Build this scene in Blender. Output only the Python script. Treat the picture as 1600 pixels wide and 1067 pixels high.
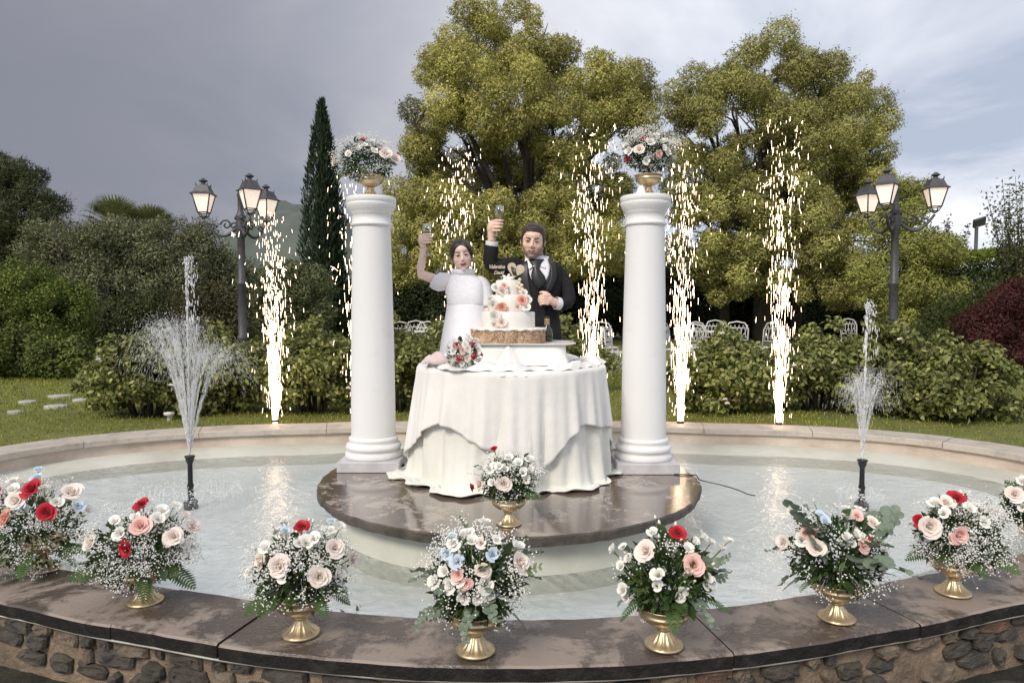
import bpy, bmesh, math, random
import numpy as np
from mathutils import Vector, Matrix
for o in list(bpy.data.objects): bpy.data.objects.remove(o)
SC = bpy.context.scene
COL = SC.collection
PI = math.pi
R = math.radians
random.seed(11)
RNG = np.random.default_rng(7)

# ------------------------------------------------------------------ camera, sky, sun, exposure
FPX = 1084.0                      # focal length in pixels of the 1600 px wide photograph
CZ = 1.216                        # lens height above the lawn
PITCH = math.atan(53.5 / FPX)
cam = bpy.data.cameras.new('camera')
cam.sensor_width = 36.0
cam.lens = FPX / 1600 * 36
cam.clip_end = 6000
camo = bpy.data.objects.new('camera', cam)
camo.location = (0, 0, CZ)
camo.rotation_euler = (PI / 2 - PITCH, 0, 0)
COL.objects.link(camo)
SC.camera = camo

SUN_EL, SUN_AZ = R(40), R(212)    # behind the camera, a little to its left (azimuth from +Y, clockwise)
world = bpy.data.worlds.new('World')
SC.world = world
world.use_nodes = True
nt = world.node_tree
nt.nodes.clear()
def N(t, typ, **kw):
    n = t.nodes.new(typ)
    for k, v in kw.items():
        setattr(n, k, v)
    return n
def sock(n, **kw):
    for k, v in kw.items():
        n.inputs[k.replace('_', ' ')].default_value = v
    return n
out = N(nt, 'ShaderNodeOutputWorld')
sky = N(nt, 'ShaderNodeTexSky', sky_type='NISHITA', sun_disc=False, sun_elevation=SUN_EL, sun_rotation=SUN_AZ)
bg1 = N(nt, 'ShaderNodeBackground'); bg1.inputs[1].default_value = 0.10
nt.links.new(sky.outputs[0], bg1.inputs[0])
tc = N(nt, 'ShaderNodeTexCoord')
# flatten the direction onto a cloud layer: (x, y) / (z + 0.25)
sep = N(nt, 'ShaderNodeSeparateXYZ'); nt.links.new(tc.outputs['Generated'], sep.inputs[0])
addz = N(nt, 'ShaderNodeMath', operation='ADD'); addz.inputs[1].default_value = 0.22
nt.links.new(sep.outputs[2], addz.inputs[0])
mxz = N(nt, 'ShaderNodeMath', operation='MAXIMUM'); mxz.inputs[1].default_value = 0.12
nt.links.new(addz.outputs[0], mxz.inputs[0])
dx = N(nt, 'ShaderNodeMath', operation='DIVIDE'); nt.links.new(sep.outputs[0], dx.inputs[0]); nt.links.new(mxz.outputs[0], dx.inputs[1])
dy = N(nt, 'ShaderNodeMath', operation='DIVIDE'); nt.links.new(sep.outputs[1], dy.inputs[0]); nt.links.new(mxz.outputs[0], dy.inputs[1])
cmb = N(nt, 'ShaderNodeCombineXYZ'); nt.links.new(dx.outputs[0], cmb.inputs[0]); nt.links.new(dy.outputs[0], cmb.inputs[1])
nz = N(nt, 'ShaderNodeTexNoise'); sock(nz, Scale=0.85, Detail=6.0, Roughness=0.55, Distortion=0.5)
nt.links.new(cmb.outputs[0], nz.inputs['Vector'])
rp = N(nt, 'ShaderNodeValToRGB')
rp.color_ramp.elements[0].position = 0.38; rp.color_ramp.elements[0].color = (0.44, 0.49, 0.61, 1)
rp.color_ramp.elements[1].position = 0.60; rp.color_ramp.elements[1].color = (0.95, 0.96, 1.0, 1)
nt.links.new(nz.outputs['Fac'], rp.inputs[0])
# the storm front: a smooth slate-grey bank towards the left of the view, going on beyond it
dot = N(nt, 'ShaderNodeVectorMath', operation='DOT_PRODUCT'); dot.inputs[1].default_value = (-0.80, 0.60, 0.0)
nt.links.new(tc.outputs['Generated'], dot.inputs[0])
mr = N(nt, 'ShaderNodeMapRange', interpolation_type='SMOOTHSTEP')
sock(mr, From_Min=0.30, From_Max=0.96, To_Min=0.0, To_Max=0.97)
nt.links.new(dot.outputs['Value'], mr.inputs['Value'])
mixc = N(nt, 'ShaderNodeMix', data_type='RGBA')
nt.links.new(mr.outputs[0], mixc.inputs[0]); nt.links.new(rp.outputs[0], mixc.inputs[6])
mixc.inputs[7].default_value = (0.222, 0.226, 0.268, 1)
bg2 = N(nt, 'ShaderNodeBackground'); bg2.inputs[1].default_value = 0.92
nt.links.new(mixc.outputs[2], bg2.inputs[0])
ms = N(nt, 'ShaderNodeMixShader'); ms.inputs[0].default_value = 0.95
nt.links.new(bg1.outputs[0], ms.inputs[1]); nt.links.new(bg2.outputs[0], ms.inputs[2])
nt.links.new(ms.outputs[0], out.inputs[0])

sunl = bpy.data.lights.new('sun', 'SUN')
sunl.energy = 2.2
sunl.angle = R(18)
sunl.color = (1.0, 0.91, 0.78)
suno = bpy.data.objects.new('sun', sunl)
sd = Vector((math.sin(SUN_AZ) * math.cos(SUN_EL), math.cos(SUN_AZ) * math.cos(SUN_EL), math.sin(SUN_EL)))
suno.rotation_euler = sd.to_track_quat('Z', 'Y').to_euler()
suno.location = sd * 50
COL.objects.link(suno)

vs = SC.view_settings
vs.view_transform = 'Standard'; vs.look = 'None'; vs.gamma = 1.0; vs.use_curve_mapping = False
vs.exposure = 0.30
SC.render.engine = 'CYCLES'

# ------------------------------------------------------------------ helpers
_f = Vector((0, math.cos(PITCH), -math.sin(PITCH))); _u = Vector((0, math.sin(PITCH), math.cos(PITCH)))
def W(px, py, Y):
    """world point at distance Y in front of the lens seen at photo position (px, py)"""
    d = _f + Vector((1, 0, 0)) * ((px - 800) / FPX) - _u * ((py - 533.5) / FPX)
    d = d * (Y / d.y)
    return Vector((d.x, d.y, d.z + CZ))
def onz(px, py, z):
    d = _f + Vector((1, 0, 0)) * ((px - 800) / FPX) - _u * ((py - 533.5) / FPX)
    t = (z - CZ) / d.z
    return Vector((d.x * t, d.y * t, z))

def mk(name, c, c2=None, rough=0.5, metal=0.0, scale=5.0, detail=5.0, lo=0.35, hi=0.65, bump=0.0, bscale=None,
       rough2=None, spec=0.5, trans=0.0, attr=None, emis=None, sheen=0.0, coat=0.0, dist=0.0, nrough=0.6):
    m = bpy.data.materials.new(name); m.use_nodes = True
    t = m.node_tree; b = t.nodes['Principled BSDF']; o = t.nodes['Material Output']
    b.inputs['Roughness'].default_value = rough; b.inputs['Metallic'].default_value = metal
    b.inputs['Specular IOR Level'].default_value = spec
    b.inputs['Base Color'].default_value = (*c, 1)
    if sheen: b.inputs['Sheen Weight'].default_value = sheen
    if coat: b.inputs['Coat Weight'].default_value = coat; b.inputs['Coat Roughness'].default_value = 0.1
    colout = None
    if c2 is not None or rough2 is not None or bump:
        tcn = N(t, 'ShaderNodeTexCoord')
        nzn = N(t, 'ShaderNodeTexNoise'); sock(nzn, Scale=scale, Detail=detail, Roughness=nrough, Distortion=dist)
        t.links.new(tcn.outputs['Object'], nzn.inputs['Vector'])
        mrn = N(t, 'ShaderNodeMapRange'); sock(mrn, From_Min=lo, From_Max=hi)
        t.links.new(nzn.outputs['Fac'], mrn.inputs['Value'])
        if c2 is not None:
            mx = N(t, 'ShaderNodeMix', data_type='RGBA')
            mx.inputs[6].default_value = (*c, 1); mx.inputs[7].default_value = (*c2, 1)
            t.links.new(mrn.outputs[0], mx.inputs[0]); colout = mx.outputs[2]
        if rough2 is not None:
            mx2 = N(t, 'ShaderNodeMapRange'); sock(mx2, To_Min=rough, To_Max=rough2)
            t.links.new(mrn.outputs[0], mx2.inputs['Value']); t.links.new(mx2.outputs[0], b.inputs['Roughness'])
        if bump:
            nb = N(t, 'ShaderNodeTexNoise'); sock(nb, Scale=bscale or scale * 4, Detail=6.0, Roughness=0.65)
            t.links.new(tcn.outputs['Object'], nb.inputs['Vector'])
            bp = N(t, 'ShaderNodeBump'); sock(bp, Strength=bump, Distance=0.02)
            t.links.new(nb.outputs['Fac'], bp.inputs['Height']); t.links.new(bp.outputs[0], b.inputs['Normal'])
    if attr:
        an = N(t, 'ShaderNodeAttribute', attribute_name=attr)
        if colout is not None:
            mm = N(t, 'ShaderNodeMix', data_type='RGBA', blend_type='MULTIPLY'); mm.inputs[0].default_value = 1
            t.links.new(colout, mm.inputs[6]); t.links.new(an.outputs['Color'], mm.inputs[7]); colout = mm.outputs[2]
        else:
            colout = an.outputs['Color']
    if colout is not None: t.links.new(colout, b.inputs['Base Color'])
    if emis:
        b.inputs['Emission Color'].default_value = (*emis[0], 1); b.inputs['Emission Strength'].default_value = emis[1]
    if trans:
        tr = N(t, 'ShaderNodeBsdfTranslucent'); tr.inputs[0].default_value = (*c, 1)
        if colout is not None: t.links.new(colout, tr.inputs[0])
        mxs = N(t, 'ShaderNodeMixShader'); mxs.inputs[0].default_value = trans
        t.links.new(b.outputs[0], mxs.inputs[1]); t.links.new(tr.outputs[0], mxs.inputs[2]); t.links.new(mxs.outputs[0], o.inputs[0])
    return m

def tag(o, label=None, cat=None, group=None, kind=None):
    if label: o['label'] = label
    if cat: o['category'] = cat
    if group: o['group'] = group
    if kind: o['kind'] = kind
    return o
def empty(name, loc, label, cat, group=None):
    o = bpy.data.objects.new(name, None); o.location = loc; o.empty_display_size = 0.1
    COL.objects.link(o); tag(o, label, cat, group); o['_b'] = 0
    del o['_b']
    return o
def link(name, me, mat=None, parent=None, loc=None, rot=None, scale=None, world_verts=False):
    o = bpy.data.objects.new(name, me)
    if mat is not None and len(me.materials) == 0: me.materials.append(mat)
    COL.objects.link(o)
    if loc is not None: o.location = loc
    if rot is not None: o.rotation_euler = rot
    if scale is not None: o.scale = scale if hasattr(scale, '__len__') else (scale,) * 3
    if parent is not None:
        o.parent = parent
        if world_verts:                      # the mesh is written in world coordinates
            p = parent; L = Vector((0, 0, 0))
            while p is not None: L += p.location; p = p.parent
            o.location = -L
    return o
def smooth(me, on=True):
    me.polygons.foreach_set('use_smooth', [on] * len(me.polygons)); return me
class G:
    """a small geometry collector"""
    def __init__(s): s.v = []; s.f = []; s.m = []
    def add(s, vs, fs, mi=0):
        b = len(s.v); s.v.extend([tuple(p) for p in vs]); s.f.extend([tuple(i + b for i in f) for f in fs]); s.m.extend([mi] * len(fs)); return s
    def grid(s, rows, close_u=False, mi=0):
        n = len(rows[0]); vs = [p for r in rows for p in r]; fs = []
        for i in range(len(rows) - 1):
            for j in range(n - (0 if close_u else 1)):
                k = (j + 1) % n
                fs.append((i * n + j, i * n + k, (i + 1) * n + k, (i + 1) * n + j))
        return s.add(vs, fs, mi)
    def lathe(s, prof, seg=32, c=(0, 0, 0), flute=None, mi=0):
        rows = []
        for r, z in prof:
            row = []
            for j in range(seg):
                a = 2 * PI * j / seg; rr = r
                if flute: rr = r * (1 + flute(a, z))
                row.append((c[0] + rr * math.cos(a), c[1] + rr * math.sin(a), c[2] + z))
            rows.append(row)
        return s.grid(rows, True, mi)
    def tube(s, pts, rad, seg=8, cap=True, flat=1.0, mi=0, upv=None):
        pts = [Vector(p) for p in pts]; n = len(pts)
        rad = rad if hasattr(rad, '__len__') else [rad] * n
        rows = []; pn = None
        for i in range(n):
            t = (pts[min(i + 1, n - 1)] - pts[max(i - 1, 0)])
            t = t.normalized() if t.length > 1e-9 else Vector((0, 0, 1))
            if pn is None:
                a = Vector(upv) if upv is not None else (Vector((0, 0, 1)) if abs(t.z) < 0.9 else Vector((0, 1, 0)))
                pn = a - t * a.dot(t)
                pn.normalize()
            else:
                pn = pn - t * pn.dot(t)
                pn = pn.normalized() if pn.length > 1e-6 else t.orthogonal().normalized()
            bnm = t.cross(pn)
            r = rad[i]
            r1, r2 = (r if hasattr(r, '__len__') else (r, r * flat))
            rows.append([pts[i] + pn * (r1 * math.cos(2 * PI * j / seg)) + bnm * (r2 * math.sin(2 * PI * j / seg)) for j in range(seg)])
        b = len(s.v); s.grid(rows, True, mi)
        if cap:
            s.f.append(tuple(b + j for j in range(seg))[::-1]); s.m.append(mi)
            e = b + (n - 1) * seg
            s.f.append(tuple(e + j for j in range(seg))); s.m.append(mi)
        return s
    def ell(s, c, r, M=None, nu=16, nv=10, mi=0):
        c = Vector(c); vs = []; fs = []
        r = r if hasattr(r, '__len__') else (r, r, r)
        def tr(p):
            p = Vector(p)
            return c + (M @ p if M is not None else p)
        vs.append(tr((0, 0, -r[2])))
        for i in range(1, nv):
            th = PI * i / nv - PI / 2
            for j in range(nu):
                a = 2 * PI * j / nu
                vs.append(tr((r[0] * math.cos(th) * math.cos(a), r[1] * math.cos(th) * math.sin(a), r[2] * math.sin(th))))
        vs.append(tr((0, 0, r[2]))); top = len(vs) - 1
        for j in range(nu):
            fs.append((0, 1 + (j + 1) % nu, 1 + j))
            e = 1 + (nv - 2) * nu; fs.append((top, e + j, e + (j + 1) % nu))
        for i in range(nv - 2):
            for j in range(nu):
                a = 1 + i * nu; k = (j + 1) % nu
                fs.append((a + j, a + k, a + nu + k, a + nu + j))
        return s.add(vs, fs, mi)
    def box(s, c, d, M=None, mi=0):
        c = Vector(c); vs = []
        for x in (-1, 1):
            for y in (-1, 1):
                for z in (-1, 1):
                    p = Vector((x * d[0] / 2, y * d[1] / 2, z * d[2] / 2))
                    vs.append(c + (M @ p if M is not None else p))
        return s.add(vs, [(0, 1, 3, 2), (4, 6, 7, 5), (0, 4, 5, 1), (2, 3, 7, 6), (0, 2, 6, 4), (1, 5, 7, 3)], mi)
    def mesh(s, name, sm=True, mats=None):
        me = bpy.data.meshes.new(name); me.from_pydata(s.v, [], s.f)
        if mats:
            for m in mats: me.materials.append(m)
            me.polygons.foreach_set('material_index', s.m)
        if sm: smooth(me)
        me.update(); return me
    def obj(s, name, mat, parent=None, sm=True, wv=True, mats=None, **kw):
        return link(name, s.mesh(name, sm, mats), None if mats else mat, parent, world_verts=wv and parent is not None, **kw)
def bevel(o, w=0.004, seg=2, ang=40):
    m = o.modifiers.new('bevel', 'BEVEL'); m.width = w; m.segments = seg; m.limit_method = 'ANGLE'; m.angle_limit = R(ang); return o

def np_mesh(name, V, F, colors=None, sm=False):
    """V (n,3), F (m,k) all faces with k corners"""
    me = bpy.data.meshes.new(name); V = np.asarray(V, np.float32); F = np.asarray(F, np.int32)
    m, k = F.shape
    me.vertices.add(len(V)); me.vertices.foreach_set('co', V.ravel())
    me.loops.add(m * k); me.loops.foreach_set('vertex_index', F.ravel())
    me.polygons.add(m); me.polygons.foreach_set('loop_start', np.arange(0, m * k, k, dtype=np.int32))
    me.polygons.foreach_set('loop_total', np.full(m, k, np.int32))
    if sm: me.polygons.foreach_set('use_smooth', np.ones(m, bool))
    me.update(calc_edges=True)
    if colors is not None:
        ca = me.color_attributes.new('Col', 'FLOAT_COLOR', 'POINT')
        c4 = np.ones((len(V), 4), np.float32); c4[:, :3] = colors
        ca.data.foreach_set('color', c4.ravel())
    return me
def unit(a): return a / np.maximum(np.linalg.norm(a, axis=1, keepdims=True), 1e-9)
def rdir(n):
    return unit(RNG.normal(size=(n, 3)))
def leaf_arrays(P, D, length, width, fold=0.25, nrm=None):
    """diamond leaves: base P, direction D, per-leaf length and width -> verts, quads"""
    n = len(P); S = unit(np.cross(D, rdir(n) if nrm is None else nrm)); U = np.cross(S, D)
    L = np.asarray(length).reshape(-1, 1) * np.ones((n, 1)); Wd = np.asarray(width).reshape(-1, 1) * np.ones((n, 1))
    V = np.empty((n, 4, 3), np.float32)
    V[:, 0] = P; V[:, 2] = P + D * L - U * (L * 0.12)
    V[:, 1] = P + D * (L * 0.45) + S * Wd * 0.5 + U * (Wd * fold); V[:, 3] = P + D * (L * 0.45) - S * Wd * 0.5 + U * (Wd * fold)
    F = np.arange(n * 4).reshape(n, 4)
    return V.reshape(-1, 3), F
LEAFGAIN = 1.25
def leaf_colors(n, cols, jit=0.18, per=4, w=None):
    cols = np.asarray(cols); idx = RNG.choice(len(cols), n, p=w)
    c = cols[idx] * (1 + RNG.normal(size=(n, 1)) * jit) * LEAFGAIN
    c = np.clip(c, 0.004, 1)
    return np.repeat(c, per, axis=0)
# ------------------------------------------------------------------ the basin curve (plan), one lobe to either side, a round front
BC = Vector((-0.01, 4.72, 0))
RIM = 0.05; PLAT = 0.085; WATER = -0.15
_ph = [-90, -75, -60, -47, -30, -15, -5, 3, 10, 16, 22, 29, 36, 45, 63, 76, 90]
_rr = [2.17, 2.19, 2.27, 2.44, 2.86, 3.46, 3.90, 4.12, 4.14, 4.02, 3.80, 3.46, 3.10, 2.68, 2.25, 2.09, 2.04]
def r_in(phi):
    d = math.degrees(phi)
    d = (d + 180) % 360 - 180
    if d > 90: d = 180 - d
    if d < -90: d = -180 - d
    for i in range(len(_ph) - 1):
        if _ph[i] <= d <= _ph[i + 1]:
            t = (d - _ph[i]) / (_ph[i + 1] - _ph[i])
            p0 = _rr[max(i - 1, 0)] if i > 0 else _rr[1]; p3 = _rr[min(i + 2, len(_rr) - 1)] if i + 2 < len(_rr) else _rr[-2]
            p1, p2 = _rr[i], _rr[i + 1]
            return p1 + (p2 - p1) * (t * t * (3 - 2 * t)) * 0.35 + (p2 - p1) * t * 0.65
    return 2.5
NB = 720
_pts = [(BC.x + r_in(2 * PI * i / NB) * math.cos(2 * PI * i / NB), BC.y + r_in(2 * PI * i / NB) * math.sin(2 * PI * i / NB)) for i in range(NB)]
A = np.array(_pts)
for _ in range(60): A = (np.roll(A, 1, 0) + 2 * A + np.roll(A, -1, 0)) / 4
# resample by arc length, beginning at the front (phi = -90)
A = np.roll(A, -int(NB * 0.75), 0)
seg = np.linalg.norm(np.roll(A, -1, 0) - A, axis=1); cum = np.concatenate([[0], np.cumsum(seg)]); PER = cum[-1]
A2 = np.vstack([A, A[:1]])
def curve(s, off=0.0, z=0.0):
    """point at arc length s (0 = front middle, going right), off metres outward"""
    s = s % PER
    def at(q):
        q = q % PER
        return Vector((float(np.interp(q, cum, A2[:, 0])), float(np.interp(q, cum, A2[:, 1])), 0))
    p = at(s); t = (at(s + 0.06) - at(s - 0.06)).normalized()
    return Vector((p.x + t.y * off, p.y - t.x * off, z))

_RC = A[::4]
def dist_in(q):
    """distance of plan points from the inner edge of the coping"""
    return np.sqrt(((q[:, None, :] - _RC[None]) ** 2).sum(2)).min(1)
# ------------------------------------------------------------------ materials of the setting
M = {}
M['lawn'] = mk('lawn_soil', (0.10, 0.115, 0.022), (0.17, 0.17, 0.04), rough=0.9, scale=3.0, bump=0.6, bscale=60)
M['front_ground'] = mk('wet_earth', (0.012, 0.012, 0.010), (0.035, 0.036, 0.022), rough=0.7, scale=6, bump=0.8, bscale=30)
M['mortar'] = mk('mortar', (0.33, 0.245, 0.17), (0.15, 0.115, 0.085), rough=0.95, scale=7, bump=1.0, bscale=45)
M['stoneA'] = mk('stone_basalt', (0.045, 0.042, 0.038), (0.10, 0.085, 0.07), rough=0.75, scale=14, bump=0.8, bscale=40)
M['stoneB'] = mk('stone_brown', (0.095, 0.078, 0.062), (0.05, 0.044, 0.038), rough=0.8, scale=12, bump=0.8, bscale=40)
M['stoneC'] = mk('stone_beige', (0.24, 0.185, 0.135), (0.12, 0.095, 0.07), rough=0.85, scale=12, bump=0.8, bscale=40)
M['brick'] = mk('old_brick', (0.17, 0.095, 0.065), (0.10, 0.07, 0.05), rough=0.85, scale=14, bump=0.8, bscale=50)
def wet_stone(name, dry, wet, lo, hi, scale=2.2, r_dry=0.6, r_wet=0.16, bump=.25, coat=0.0):
    m = mk(name, wet, dry, coat=coat, rough=r_wet, rough2=r_dry, scale=scale, detail=12, lo=lo, hi=hi, bump=bump, bscale=35, dist=.35, nrough=.74)
    return m
M['coping_wet'] = wet_stone('coping_wet', (0.28, 0.228, 0.192), (0.088, 0.068, 0.057), 0.46, 0.54, 3.6, r_wet=0.26)
M['coping_face'] = mk('coping_wet_face', (0.016, 0.014, 0.013), (0.045, 0.038, 0.032), rough=.35, scale=12, lo=.5, hi=.75, bump=.4, bscale=40)
M['coping_mid'] = wet_stone('coping_damp', (0.30, 0.25, 0.21), (0.10, 0.078, 0.062), 0.46, 0.52, 3.0, r_wet=0.3)
M['coping_dry'] = wet_stone('coping_dry', (0.46, 0.41, 0.355), (0.28, 0.235, 0.195), 0.30, 0.5, 5.0, r_wet=0.4)
M['platform'] = wet_stone('platform_stone', (0.36, 0.305, 0.26), (0.135, 0.101, 0.080), 0.535, 0.585, 5.0, r_dry=0.5, r_wet=0.045, bump=.03, coat=.7)
M['platform_edge'] = mk('platform_edge_stone', (0.05, 0.042, 0.034), (0.13, 0.11, 0.09), rough=0.7, scale=9, bump=0.9, bscale=30)
M['lining'] = mk('painted_lining', (0.54, 0.545, 0.485), (0.40, 0.39, 0.33), rough=0.6, scale=1.7, detail=8, lo=0.42, hi=0.72, bump=0.1, bscale=20)
M['floorpaint'] = mk('painted_floor', (0.86, 0.88, 0.86), (0.74, 0.77, 0.73), rough=0.6, scale=1.5, detail=8, lo=0.42, hi=0.75, bump=0.1, bscale=20)
M['inwall'] = mk('inner_wall', (0.38, 0.31, 0.24), (0.56, 0.49, 0.42), rough=0.7, scale=2.4, detail=8, bump=0.2, bscale=25)

# ------------------------------------------------------------------ ground: one sheet round the basin out to the horizon
def ground_z(x, y):
    t = min(max((y - 3.1) / 1.6, 0), 1); t = t * t * (3 - 2 * t)
    z = -0.24 + 0.24 * t
    d = math.hypot(x, y - 5)
    if y > 3 and d > 6.0: z += 0.02 * math.sin(x * 1.1) * math.sin(y * 0.9)
    return z
gv = []; gf = []; SEGS = 240
ring_off = [-0.12, 0.0, 0.2, 0.5, 1.0, 1.8, 3.0, 5.0, 8.0, 13.0, 22.0, 40.0, 80.0, 200.0, 600.0, 2500.0]
gm = []
ss = [PER * i / SEGS for i in range(SEGS)]
for k, off in enumerate(ring_off):
    for i in range(SEGS):
        if off <= 1.0:
            p = curve(ss[i], 0.30 + off)
        else:
            q = curve(ss[i], 1.3); d = Vector((q.x - BC.x, q.y - BC.y, 0)).normalized(); p = q + d * (off - 1.0)
        gv.append((p.x, p.y, ground_z(p.x, p.y)))
for k in range(len(ring_off) - 1):
    for i in range(SEGS):
        j = (i + 1) % SEGS
        f = (k * SEGS + i, k * SEGS + j, (k + 1) * SEGS + j, (k + 1) * SEGS + i)
        gf.append(f)
        cy = sum(gv[q][1] for q in f) / 4
        gm.append(1 if cy < 3.7 else 0)
me = bpy.data.meshes.new('ground'); me.from_pydata(gv, [], gf); me.materials.append(M['lawn']); me.materials.append(M['front_ground'])
me.polygons.foreach_set('material_index', gm); smooth(me)
tag(link('ground', me), kind='structure')

# ------------------------------------------------------------------ fountain basin: coping slabs, rubble wall, lining
basin = empty('fountain_basin', (BC.x, BC.y, -0.24), 'low lobed fountain basin with stone coping and rubble stone wall', 'fountain')
CW = 0.345; CT = 0.052
NSL = 21
edges = [PER * (i + 0.5) / NSL + random.uniform(-0.14, 0.14) for i in range(NSL)]
edges[0] = 0.70; edges[-1] = PER - 0.93
for i in range(NSL):
    s0 = edges[i - 1] if i > 0 else edges[-1] - PER
    s1 = edges[i]
    s0 += 0.0025; s1 -= 0.0025
    n = max(8, int((s1 - s0) / 0.05))
    g = G(); rows = []
    dz = random.uniform(-0.003, 0.003)
    for k in range(n + 1):
        s = s0 + (s1 - s0) * k / n
        ji = random.uniform(-0.003, 0.003); jo = random.uniform(-0.003, 0.003)
        sec = []
        c = 0.007
        for off, z in ((ji, RIM - CT), (ji, RIM - c), (c + ji, RIM), (0.12, RIM), (0.23, RIM), (CW - c + jo, RIM), (CW + jo, RIM - c), (CW + jo, RIM - CT), (CW * 0.5, RIM - CT)):
            p = curve(s, off, z + dz); sec.append(p)
        rows.append(sec)
    g.grid(rows, True)
    m = len(rows[0]); b = n * m
    g.f.append(tuple(range(m))); g.m.append(0); g.f.append(tuple(range(b, b + m))[::-1]); g.m.append(0)
    mid = curve((s0 + s1) / 2)
    mt = M['coping_wet'] if mid.y < 3.6 else (M['coping_mid'] if mid.y < 4.6 else M['coping_dry'])
    o = g.obj('coping_slab', mt, basin, sm=False, mats=[mt, M['coping_face'] if mt is M['coping_wet'] else mt])
    for q in o.data.polygons:
        if abs(q.normal.z) < .5: q.material_index = 1
# mortar face of the wall (outside), inner wall and lining
g = G(); rows = []
for zz in (RIM - CT, -0.02, -0.09, -0.16, -0.30):
    rows.append([curve(s, 0.30 + random.uniform(-0.006, 0.006), zz) for s in [PER * i / 400 for i in range(400)]])
g.grid(rows, True); g.obj('mortar_wall', M['mortar'], basin)
g = G(); rows = []
for off, zz in ((0.03, RIM - CT), (0.03, -0.095), (0.012, -0.105)):
    rows.append([curve(PER * i / 300, off, zz) for i in range(300)])
g.grid(rows, True); g.obj('inner_wall', M['inwall'], basin)
g = G(); rows = []
for off, zz in ((0.02, -0.10), (-0.10, -0.118), (-0.28, -0.155), (-0.45, -0.20), (-0.6, -0.23)):
    rows.append([curve(PER * i / 300, off, zz) for i in range(300)])
g.grid(rows[:4], True); g.obj('basin_slope', M['lining'], basin); g = G(); rows = rows[3:]
for t, zz in ((0.72, -0.25), (0.45, -0.255), (0.25, -0.26), (0.02, -0.26)):
    row = []
    for i in range(300):
        p = curve(PER * i / 300, -0.6); row.append(Vector((BC.x + (p.x - BC.x) * t, BC.y + (p.y - BC.y) * t, zz)))
    rows.append(row)
g.grid(rows, True); g.obj('basin_lining', M['floorpaint'], basin)
# rubble stones in the front wall, each one set proud of the mortar
rowz = [(-0.045, 0.062), (-0.105, 0.07), (-0.172, 0.075)]
smax = 3.3
for ri, (zc, hh) in enumerate(rowz):
    s = -smax + random.uniform(0, 0.05)
    while s < smax:
        w = random.choice([0.06, 0.08, 0.1, 0.12, 0.15, 0.19]) * random.uniform(0.85, 1.15)
        if random.random() < 0.82:
            g = G(); nn = 9; h2 = hh * random.uniform(0.75, 1.12)
            zc2 = zc + random.uniform(-0.013, 0.013); kind = random.random()
            outer = []; inner = []; top = []; rot = random.uniform(0, 6.28)
            dep = random.uniform(0.012, 0.034)
            isb = kind > 0.955
            for k in range(nn):
                a = 2 * PI * k / nn + (0 if isb else random.uniform(-0.22, 0.22))
                ca, sa = math.cos(a), math.sin(a)
                q = max(abs(ca), abs(sa)) ** (0.85)
                ex = ca / q * (w / 2 - 0.006) * (1 if isb else random.uniform(0.82, 1.06)); ez = sa / q * h2 / 2 * (1 if isb else random.uniform(0.85, 1.08))
                outer.append((ex, ez)); inner.append((ex * 0.88, ez * 0.86)); top.append((ex * 0.5, ez * 0.5))
            def put(L, d, jit): 
                return [curve(s + w / 2 + e[0], 0.30 + d + random.uniform(-jit, jit), min(zc2 + e[1], RIM - CT - 0.012)) for e in L]
            g.grid([put(outer, -0.01, 0), put(outer, dep * 0.45, 0.003), put(inner, dep, 0.005), put(top, dep * 1.12, 0.006)], True)
            nb = len(g.v); g.f.append(tuple(range(nb - nn, nb))); g.m.append(0)
            mt = M['brick'] if isb else M['stoneA'] if kind < 0.33 else M['stoneB'] if kind < 0.62 else M['stoneC']
            g.obj('brick' if isb else 'stone', mt, basin, sm=False)
        s += w + random.uniform(0.004, 0.022)

# dark wet paving stones at the foot of the wall, in the lower corners of the view
M['paver'] = mk('paver_stone', (0.03, 0.03, 0.028), (0.075, 0.07, 0.06), rough=0.45, scale=8, bump=0.7, bscale=30)
M['moss'] = mk('moss', (0.035, 0.04, 0.012), (0.08, 0.075, 0.02), rough=0.95, scale=30)
pave = tag(G().add([(0, 0, 0)], []).obj('paving', M['paver']), kind='structure') if False else None
pav = G(); cells = []
for sgn in (-1, 1):
    for ix in range(11):
        for iy in range(7):
            x = sgn * (0.9 + ix * 0.2 + random.uniform(-0.03, 0.03)); y = 1.95 + iy * 0.2 + random.uniform(-0.03, 0.03)
            if dist_in(np.array([[x, y]]))[0] > 0.44: cells.append((x, y))
pv = tag(link('paving', G().box((0, 1.2, -0.262), (6.0, 1.6, 0.02)).mesh('paving', False), M['front_ground']), kind='structure')
for (x, y) in cells:
    nn = 8; g = G(); wx = random.uniform(0.08, 0.095); wy = random.uniform(0.08, 0.095); z0 = -0.238; hgt = random.uniform(0.006, 0.026); an = random.uniform(-0.2, 0.2)
    L = []
    for k in range(nn):
        a = 2 * PI * k / nn + random.uniform(-0.15, 0.15) + an; q = max(abs(math.cos(a)), abs(math.sin(a))) ** 0.8
        L.append((math.cos(a) / q * wx * random.uniform(0.9, 1.05), math.sin(a) / q * wy * random.uniform(0.9, 1.05)))
    g.grid([[(x + a * f, y + b * f, z0 + zz) for a, b in L] for f, zz in ((1.0, -0.02), (1.0, hgt * 0.6), (0.86, hgt), (0.4, hgt * 1.1))], True)
    nb = len(g.v); g.f.append(tuple(range(nb - nn, nb))); g.m.append(0)
    g.obj('paving_stone', M['paver'], pv, sm=False)
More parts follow.
